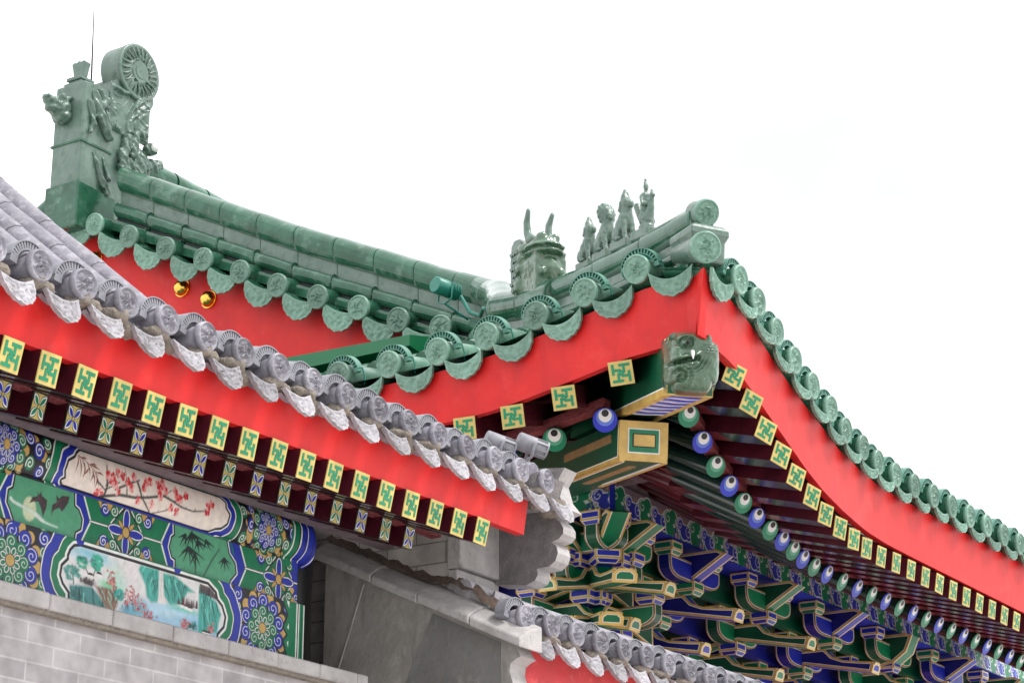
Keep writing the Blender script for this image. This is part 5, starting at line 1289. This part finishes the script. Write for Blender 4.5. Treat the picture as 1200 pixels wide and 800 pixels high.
# bats and moon
cv.ell((30.1,32.0), 2.7, 3.6, (.62,.66,.44), .9, .3)
cv.line([(22.5,33.5),(23.4,32.8),(27.0,32.1),(30.1,31.7),(32.5,31.1),(34.5,29.8),(37.5,29.3),(41.8,29.0)], 1.0, (.60,.72,.66), .5, .95, .3); cv.line([(22.4,33.8),(22.2,33.2),(23.4,32.7)], .4, (.70,.76,.70)); cv.line([(33,30.8),(36,29.6)], 1.5, (.72,.76,.72), .8, .9, .3)
for bt in ([(29.9,33.7),(30.9,35.7),(33.0,36.4),(32.8,37.9),(33.6,36.9),(34.3,38.2),(34.7,37.0),(37.0,36.1),(36.9,33.9),(35.7,30.7),(34.8,33.0),(33.4,34.9),(31.6,34.5)],
           [(39.0,31.9),(39.2,35.3),(41.0,36.4),(40.5,38.5),(41.8,37.7),(43.0,38.8),(46.1,39.3),(45.7,37.2),(43.4,34.0),(42.1,35.0),(39.7,33.6)]):
    cv.poly(bt, [(0, (.045,.018,.03))], .95, .15)
    c0 = (sum(p[0] for p in bt)/len(bt), sum(p[1] for p in bt)/len(bt)+.8)
    for p in bt[::2]: cv.line([c0, p], .16, (.16,.07,.10), .1, .8)
# bamboo
for st in [[(115.1,37.3),(111.9,33.2),(108.2,27.4)],[(101.6,41.0),(101.3,37)],[(103.4,31.5),(104.2,27.5)]]: cv.line(st, .55, (.03,.09,.06), .7, .9, .2)
for (x, y), lst in (((101.4,39.5), [(-3,-3),(-2.3,-6),(3.6,-1.2),(9,-1.6),(6.5,-3.0),(4,-4.5),(-4.2,-5),(1.2,-5.5)]), ((100.5,34.8), [(-4.8,-4),(-2.6,-5),(3.6,-5.6),(5,-3.8),(1.0,-5.2),(-3.6,-2.2),(8,-2.4)]), ((104.5,37.6), [(3,-2.2),(-1.5,-3.5),(5,-1.0),(1.0,-4)]), ((98.5,38.5), [(-3.5,-1.5),(-2.5,-4),(.6,-4.2)]), ((103.5,33.2), [(3,-3.4),(-2.2,-3.8),(.8,-4.6)]), ((108.5,38.6), [(2.5,-2.6),(4.2,-1.2),(-1,-3)]), ((117.8,34.6), [(-1.6,-3.4),(.6,-4),(2.8,-3.2),(3.4,-1.0),(-2.8,-2)])):
    for dx, dy in lst: cv.line([(x, y), (x+dx*.45, y+dy*.40), (x+dx, y+dy)], 1.15, (.004,.016,.014), .12, 1, .12)
# seams between the members
cv.line([(-70,26.65),(152,26.65)], .35, (.004,.02,.01)); cv.line([(-70,40.9),(152,40.9)], .3, PK)
# --- round purlin (T 41..57): plum blossom picture
cv.poly([(-70,41),(166,41),(166,58),(-70,58)], [(0, PK)])
for c0 in (17.5, 137.5, -46):
    for i in range(60):
        p = (c0+rs.uniform(-16,17), 41.5+rs.uniform(0,15)); cv.ell(p, 1.4, 1.2, PO if i % 2 else PK)
    for (dx, dy, r, col) in ((-12,2,2.0,PG),(-9,6,2.1,PB),(-13,9,2.0,PG),(-8.5,10.5,1.9,PB),(-5.6,2.0,1.9,PB),(-15.5,5.6,1.8,PB),(9.5,9.6,2.1,PB),(13,7.0,2.2,PB),(10,3.6,2.0,PG),(14.5,2.2,1.9,PB),(16.5,9.5,2.0,PG),(6.2,1.4,1.7,PG),(17.5,5,1.8,PG),(-17.5,10.2,1.8,PG)):
        cv.curl((c0+dx, 42+dy), r, col, dx, 1 if dy > 5 else -1, .3, .22)
    rosette((c0, 48.2), 8.2, None, inner=PB, mid=PB, outer=PG)
PLP = [(46.5,51.4),(48.2,52.6),(113.1,52.7),(115.3,51.5),(115.0,50.1),(116.9,48.7),(116.2,46.6),(114.1,45.1),(111.6,44.5),(109.3,43.2),(106.1,42.9),(42.6,43.2),(41.6,44.0),(42.9,44.8),(42.1,46.6),(42.9,48.8),(45.6,50.2)]
cv.poly(PLP, [(7.2, PK), (6.9, PW), (6.5, PG), (4.0, PK), (3.7, PW), (3.2, PB), (1.15, PW), (.75, PK), (.05, (.80,.70,.63))], clip=lambda X, Y: 41.0-Y)
cv.line([(30,56.5),(125,56.5)], 3.4, PB)
# right end of the purlin: concentric blue and white bands
for x, w_, c in ((151,5.4,PG),(149.6,.6,PW),(152.8,.6,PK),(153.4,.6,PW),(158.5,9.0,PB),(156.2,.35,PK),(157.0,.35,PW),(160.3,.4,PK),(162.5,.5,PW)):
    cv.line([(x+2.5,57),(x+2.4,52),(x+1.0,46),(x-1.4,41)], w_, c)
for l_ in [[(46.9,51.0),(45.9,47.0)],[(47.2,51.1),(48.4,46.0)],[(48.3,50.6),(50.0,47.4)],[(50.5,50.1),(52.2,46.9)],[(51.2,49.7),(56.3,49.2)],[(52.8,48.6),(54.8,45.3)],[(54.2,48.4),(57.8,48.2)],[(55.0,47.6),(55.3,44.4)],[(51.7,49.1),(49.1,46.5)],[(47.6,50.7),(50.8,50.9)],[(49.5,49.8),(49.5,46.0)],[(53.5,48.5),(52.7,45.8)],[(54.2,48.2),(56.7,44.9)],[(51.9,49.9),(54.8,50.1)]]:
    m_ = ((l_[0][0]+l_[1][0])/2+.3, (l_[0][1]+l_[1][1])/2+.2); cv.line([l_[0], m_], .15, (.22,.06,.04), .5); cv.line([m_, l_[1]], .5, (.22,.06,.04), .06)
cv.line([(46.9,51.2),(51,50.0),(55.7,47.7)], .25, (.20,.06,.04), .15)
BRS = [[(60.0,43.4),(60.1,46.2),(59.2,48.6),(59.4,51.2)],[(56.9,42.6),(59.7,43.3),(66.1,45.0),(72.7,45.5),(78.6,46.6),(85.3,48.1),(90.0,47.5),(93.9,46.8),(99.5,46.7),(105.0,47.7),(108.5,49.5)],[(63.8,46.0),(69.5,48.4),(73.8,49.9)],[(73.1,49.2),(75.6,46.1),(78.8,44.3),(81.1,43.0)],[(69.0,45.7),(68.0,48.5),(67.7,52.1)],[(82.6,43.0),(87.9,45.0),(89.3,46.1)],[(55.8,46.5),(59.5,45.1),(65.1,47.9)],[(85.3,48.1),(89.0,50.2)],[(90.0,47.5),(93.8,49.2),(96.8,50.4)],[(59.4,46.1),(63.5,49.6)]]
for k, l_ in enumerate(BRS):
    cv.line(l_, (1.0,1.0,.7,.8,.5,.35,.5,.3,.3,.4)[k], (.03,.022,.022), (.35,.22,.35,.3,.1,.2,.3,.15,.15,.15)[k], .95, .2)
    for p, q in zip(l_, l_[1:]):
        for j in range(4):
            t = rs.random(); x, y = p[0]+(q[0]-p[0])*t, p[1]+(q[1]-p[1])*t; cv.line([(x, y), (x+rs.uniform(-.7,.7), y+rs.uniform(-.3,1.0))], .28, (.03,.022,.022), .06)
for (x, y) in [(62.1,48.7),(59.9,48.7),(61.8,47.6),(58.2,44.2),(64.2,50.0),(64.9,45.8),(70.7,47.4),(74.6,45.1),(77.2,50.1),(76.2,48.6),(79.0,50.6),(84.4,50.5),(83.0,48.9),(86.0,49.3),(83.8,47.7),(80.6,45.2),(91.4,48.9),(93.0,48.5),(95.7,49.9),(89.3,45.8),(92.1,45.4),(106.5,49.1),(106.2,47.7),(108.4,50.0),(56.8,43.8),(71.5,50.4),(66.4,49.7),(63.3,47.0),(68.7,48.7),(85,51.5),(82.4,50.4),(90.6,50.2)]:
    for j in range(5):
        a = j*1.256+rs.random(); cv.ell((x+.72*math.cos(a), y+.72*math.sin(a)), .52, .52, rs.choice([(.66,.03,.05),(.78,.22,.22),(.55,.015,.03),(.80,.40,.38)]), 1, .14)
    cv.ell((x, y), .22, .22, (.35,.01,.02))
# dust in the top of the purlin, under the rafters
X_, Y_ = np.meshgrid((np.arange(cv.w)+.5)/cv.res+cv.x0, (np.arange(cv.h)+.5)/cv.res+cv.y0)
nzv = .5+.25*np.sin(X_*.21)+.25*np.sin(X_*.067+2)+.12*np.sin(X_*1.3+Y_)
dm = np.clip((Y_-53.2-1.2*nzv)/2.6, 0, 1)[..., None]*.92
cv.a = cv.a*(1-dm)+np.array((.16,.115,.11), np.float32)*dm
painted_sheet('painted_lower_beam', cv, -40, 157.8, 3.2, 26.55, 1450, 170, lambda X, Y: (4.2+X/100, 4.50+0*X, 2.9+Y/100), gate)
painted_sheet('painted_board', cv, -40, 156, 26.7, 41.6, 1450, 110, lambda X, Y: (4.2+X/100, 4.520+0*X, 2.9+Y/100), gate)
def purl(X, Y):
    a = (Y-48.6)/8.6; return (4.2+X/100, 4.50+.09*(1-np.sqrt(np.clip(1-a*a*.93, 0, 1))), 2.9+(48.6+8.2*np.sin(a*1.35)/math.sin(1.35)*1.0)/100)
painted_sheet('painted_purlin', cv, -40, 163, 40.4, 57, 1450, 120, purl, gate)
# the next bay to the left carries the same paintings, mirrored
mir = lambda X: 4.2+(-80-X)/100
painted_sheet('painted_lower_beam', cv, -40, 157.5, 3.2, 26.55, 500, 60, lambda X, Y: (mir(X), 4.50+0*X, 2.9+Y/100), gate)
painted_sheet('painted_board', cv, -40, 156, 26.7, 41.6, 500, 40, lambda X, Y: (mir(X), 4.520+0*X, 2.9+Y/100), gate)
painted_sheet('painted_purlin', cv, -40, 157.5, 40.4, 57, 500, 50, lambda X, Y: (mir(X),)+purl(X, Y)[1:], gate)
mb = MB(); mb.box((1.55, 4.0, 0), (1.80, 5.6, 3.60)); mb.build('gable_wall', stone, gate)
mb = MB(); mb.box((1.81, 4.503, 2.90), (5.778, 4.72, 3.165)); mb.box((1.81, 4.525, 3.166), (5.76, 4.72, 3.325)); mb.box((1.81, 4.592, 3.32), (5.83, 4.75, 3.50)); mb.build('beam_core', dblue, gate)
mb = MB(); mb.box((1.81, 4.44, 3.44), (6.2, 4.497, 3.515)); mb.build('soffit_board', soffit, gate)
# dark post and recess at the end of the beams
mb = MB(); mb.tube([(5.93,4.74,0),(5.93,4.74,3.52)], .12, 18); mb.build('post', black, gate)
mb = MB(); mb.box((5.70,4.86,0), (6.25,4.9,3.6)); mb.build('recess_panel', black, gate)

# brick wall and its stone cap
mb = MB(); mb.box((1.81, 4.40, 0), (5.93, 4.70, 2.893)); mb.build('brick_wall', brick_grey, gate)
mb = MB(); x = 1.82; rs2 = random.Random(4)
while x < 5.94:
    w_ = min(rs2.uniform(.20,.27), 5.955-x)
    if w_ > .02: mb.box((x+.0015, 4.358+rs2.uniform(-.002,.002), 2.897), (x+w_-.0015, 4.72, 2.943+rs2.uniform(-.001,.001)))
    x += w_
mb.build('wall_cap', stone, gate, .004)
mb = MB(); mb.box((1.81, 4.374, 2.885), (5.93, 4.5, 2.8965)); mb.build('mortar_bed', mortar, gate)

# gable wall, pilaster and scalloped corbel
mb = MB(); mb.box((6.245, 4.235, 0), (6.50, 5.9, 3.62)); gw = mb.build('gable_wall', brick_inner, gate)
mb = MB(); mb.box((6.225, 4.175, 3.345), (6.50, 4.232, 3.60)); mb.build('pilaster_block', stone, gate, .004)
mb = MB(); mb.box((6.235, 4.195, 0), (6.502, 4.234, 3.342)); mb.build('pilaster', stone, gate, .003)
CP = [(3.90,3.715),(3.935,3.665),(3.917,3.603),(3.882,3.56),(3.948,3.543),(3.922,3.522),(3.908,3.50),(3.908,3.478),(3.925,3.462),(3.956,3.454),(3.936,3.436),(3.930,3.412),(3.940,3.386),(3.965,3.368),(4.016,3.366),(4.012,3.345),(4.025,3.325),(4.06,3.312),(4.11,3.320),(4.19,3.33),(4.19,3.75)]
mb = MB(); mb.prism(CP, frame((6.47,0,0), (0,1,0), (0,0,1), (1,0,0)), 0, .085, 0, 1); mb.build('scalloped_corbel', [pebble, stone], gate)
mb = MB(); mb.prism([(3.93,3.58),(4.19,3.58),(4.19,3.60),(3.90,3.66)], frame((6.29,0,0), (0,1,0), (0,0,1), (1,0,0)), 0, .177, 0); mb.build('corbel_soffit', pebble, gate)
vs, fs = blob([('e',(6.40,3.97,3.60),(.05,.05,.05)),('e',(6.46,3.95,3.57),(.04,.06,.04)),('e',(6.44,4.02,3.63),(.07,.06,.05))], .012, 1, .01, 40); mb = MB(); mb.add(vs, fs, 0, True); mb.build('mortar_lump', mortar, gate)

# lamps on the grey eave and two floodlights behind it
for M in glamps:
    o = put(bpy.data.objects.new('tile_lamp', LAMP_GREY), None, M); tag(o, 'grey crescent tile lamp with fins on the gatehouse eave', 'tile lamp', 'tile lamps on the grey gatehouse eave')
    mb = MB(); mb.tube([(.052,.03,.02),(.066,.02,-.01),(.07,.0,-.03)], .003, 6); mb.build('cable', lampdark, o, 0, M)
def can(pos, label, k):
    o = thing('floodlight', label, 'floodlight', pos); p = Vector(pos); a = V(.74,-.60,-.26).normalized(); r = .035
    mb = MB(); mb.tube([p-a*.058, p-a*.054, p+a*.010], [r*.92, r, r], 24); mb.build('lamp_body', lampgrey, o)
    mb = MB(); mb.tube([p+a*.010, p+a*.055], r*.82, 20)
    s_ = a.cross(V(0,0,1)).normalized(); u_ = s_.cross(a)
    for i in range(8):
        q = R(45*i+20); d_ = s_*math.cos(q)+u_*math.sin(q); mb.beam(p+a*.010+d_*r*.86, p+a*.055+d_*r*.86, .010, .010, 0, d_)
    mb.tube([p+a*.053, p+a*.060], r, 24); mb.build('heat_sink', lampgrey, o)
    mb = MB(); mb.tube([p+s_*r*1.1, p+s_*r*1.15-u_*r*1.6, p-s_*r*1.15-u_*r*1.6, p-s_*r*1.1], .006, 8); mb.tube([p-u_*r*1.6, V(p.x, p.y, 3.70)], .007, 8); mb.build('bracket', lampgrey, o)
can((6.76,4.36,3.945), 'grey floodlight beside another, half hidden behind the last gatehouse tiles', 0)
can((6.845,4.27,3.945), 'grey floodlight with open heat sink nearest the eye-painted rafter end', 1)
mb = MB(); mb.beam((6.38,4.30,3.705), (7.02,4.30,3.705), .04, .012); o = mb.build('lamp_rail', lampgrey, None); tag(o, 'flat grey metal rail carrying two floodlights beside the gatehouse roof', 'rail')

# ================================================================ sloping stub wall in front of the gable wall
stub = thing('stub_wall', 'grey plastered stub wall with sloping stone coping below the gatehouse pilaster', 'wall', (6.17,4.3,0))
yt = lambda y: 3.066+(y-3.876)*(3.455-3.066)/(4.709-3.876)
prof = [(4.70,0),(4.70,yt(4.70)-.045),(3.915,yt(3.915)-.045),(3.905,3.03),(3.893,3.008),(3.882,2.992),(3.90,2.985),(3.922,2.972),(3.926,2.945),(3.914,2.91),(3.914,2.75),(3.93,2.7),(3.93,0)]
mb = MB(); mb.prism(prof, frame((6.15,0,0), (0,1,0), (0,0,1), (1,0,0)), 0, .095, 0, 1); mb.build('plaster_panel', [stucco, stone], stub)
# darker plaster patch towards the front, and scribed joints
jt = lambda y: [(y, yt(y)-.06), (y+.17, yt(y)-.06-.48)]
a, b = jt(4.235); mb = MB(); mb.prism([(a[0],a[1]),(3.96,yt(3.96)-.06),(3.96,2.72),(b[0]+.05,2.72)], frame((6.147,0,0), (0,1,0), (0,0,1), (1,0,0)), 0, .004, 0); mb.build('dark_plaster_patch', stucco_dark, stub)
for y in (4.53,):
    a, b = jt(y); mb = MB(); mb.beam((6.149,a[0],a[1]), (6.149,b[0],b[1]), .004, .006, 0, V(1,0,0)); mb.build('plaster_joint', stone, stub)
mb = MB(); ys = [3.855,4.06,4.275,4.47,4.725]
for i in range(4):
    y0, y1 = ys[i]+.0015, ys[i+1]-.0015; dz = .003*(i % 2)
    A = [(6.105, y, yt(y)-.045+dz) for y in (y0, y1)] + [(6.245, y, yt(y)-.045+dz) for y in (y1, y0)]
    B = [(6.105, y, yt(y)-.015+dz) for y in (y0, y1)] + [(6.245, y, yt(y)+.045+dz) for y in (y1, y0)]
    Cc = [(6.16, y, yt(y)+.018+dz) for y in (y0, y1)]
    mb.add(A+B+Cc, [(3,2,1,0),(0,1,5,4),(2,3,7,6),(4,5,9,8),(8,9,6,7),(0,4,8,7,3),(1,2,6,9,5)], 0)
mb.build('coping', stone, stub, .004)
mb = MB(); mb.grid(lambda u, v: (6.2+.045*u, 3.9+.85*v, yt(3.9+.85*v)+.035+.03*u+.018*noise.noise(V(u*3, v*22, 0))+.035*math.exp(-((v-.30)/.13)**2)), 4, 40, 0); mb.build('dirt_bank', dirt, stub)

# ================================================================ red garden wall with grey tile coping
gwall = thing('garden_wall', 'red plastered garden wall with grey tile coping running under the painted brackets', 'wall', (8.0,4.0,0))
GW = [(6.20+.1657*i, 3.90, 3.130) for i in range(0, 40)]
for i, p in enumerate(GW):
    M = eave_frame(p, (1,0,0), -.04, (0,-1,0)) @ Matrix.Rotation(rnd.uniform(-.06,.06), 4, 'X') @ Matrix.Rotation(rnd.uniform(-.05,.05), 4, 'Z')
    put(bpy.data.objects.new('tile_cap', GREY_CAPS[(i+1) % 3]), gwall, M @ Matrix.Rotation(rnd.uniform(-.3,.3), 4, 'Y'))
    o = put(bpy.data.objects.new('tile_lamp', LAMP_GREY), None, M @ Matrix.Translation((0,.04,0))); tag(o, 'grey crescent tile lamp with fins on the coping of the red garden wall', 'tile lamp', 'tile lamps on the garden wall coping')
    if i < len(GW)-1: put(bpy.data.objects.new('drip_tile', GREY_DRIP[(i+2) % 3]), gwall, eave_frame(Vector(p)+V(.083,.004,-.05), (1,0,0), .05, (0,-1,0)) @ Matrix.Rotation(rnd.uniform(-.06,.06), 4, 'X') @ Matrix.Rotation(rnd.uniform(-.06,.06), 4, 'Y'))
mb = MB(); mb.box((6.25, 3.955, 0), (12.7, 4.25, 3.10)); mb.build('plaster_panel', red_flat, gwall)
mb = MB(); mb.box((6.25, 3.935, 2.72), (12.7, 3.953, 2.945)); mb.build('drip_course', maroon, gwall) if False else None
mb = MB(); mb.tube([(6.52,4.20,3.255),(12.7,4.20,3.255)], .05, 14); mb.build('ridge_roll', greytile, gwall)
mb = MB(); mb.grid(lambda u, v: (6.25+6.45*u, 3.93+.27*v, 3.10+.12*v), 1, 2); mb.build('coping_slope', greytile, gwall)
# loose ridge tiles against the pilaster
mb = MB()
for a, b, r in (((6.30,4.10,3.225),(6.42,3.98,3.165),.045), ((6.42,4.00,3.17),(6.60,3.97,3.16),.042), ((6.22,4.16,3.26),(6.50,4.13,3.235),.04)):
    mb.tube([a, b], r, 14)
mb.build('loose_tile', paletile, gwall)

# ---------------------------------------------------------------- ground
mb = MB(); mb.add([(-400,-400,0),(400,-400,0),(400,400,0),(-400,400,0)], [(0,1,2,3)]); g = mb.build('ground', paving, None); tag(g, 'pale stone paving in front of the buildings', 'ground', None, 'structure')
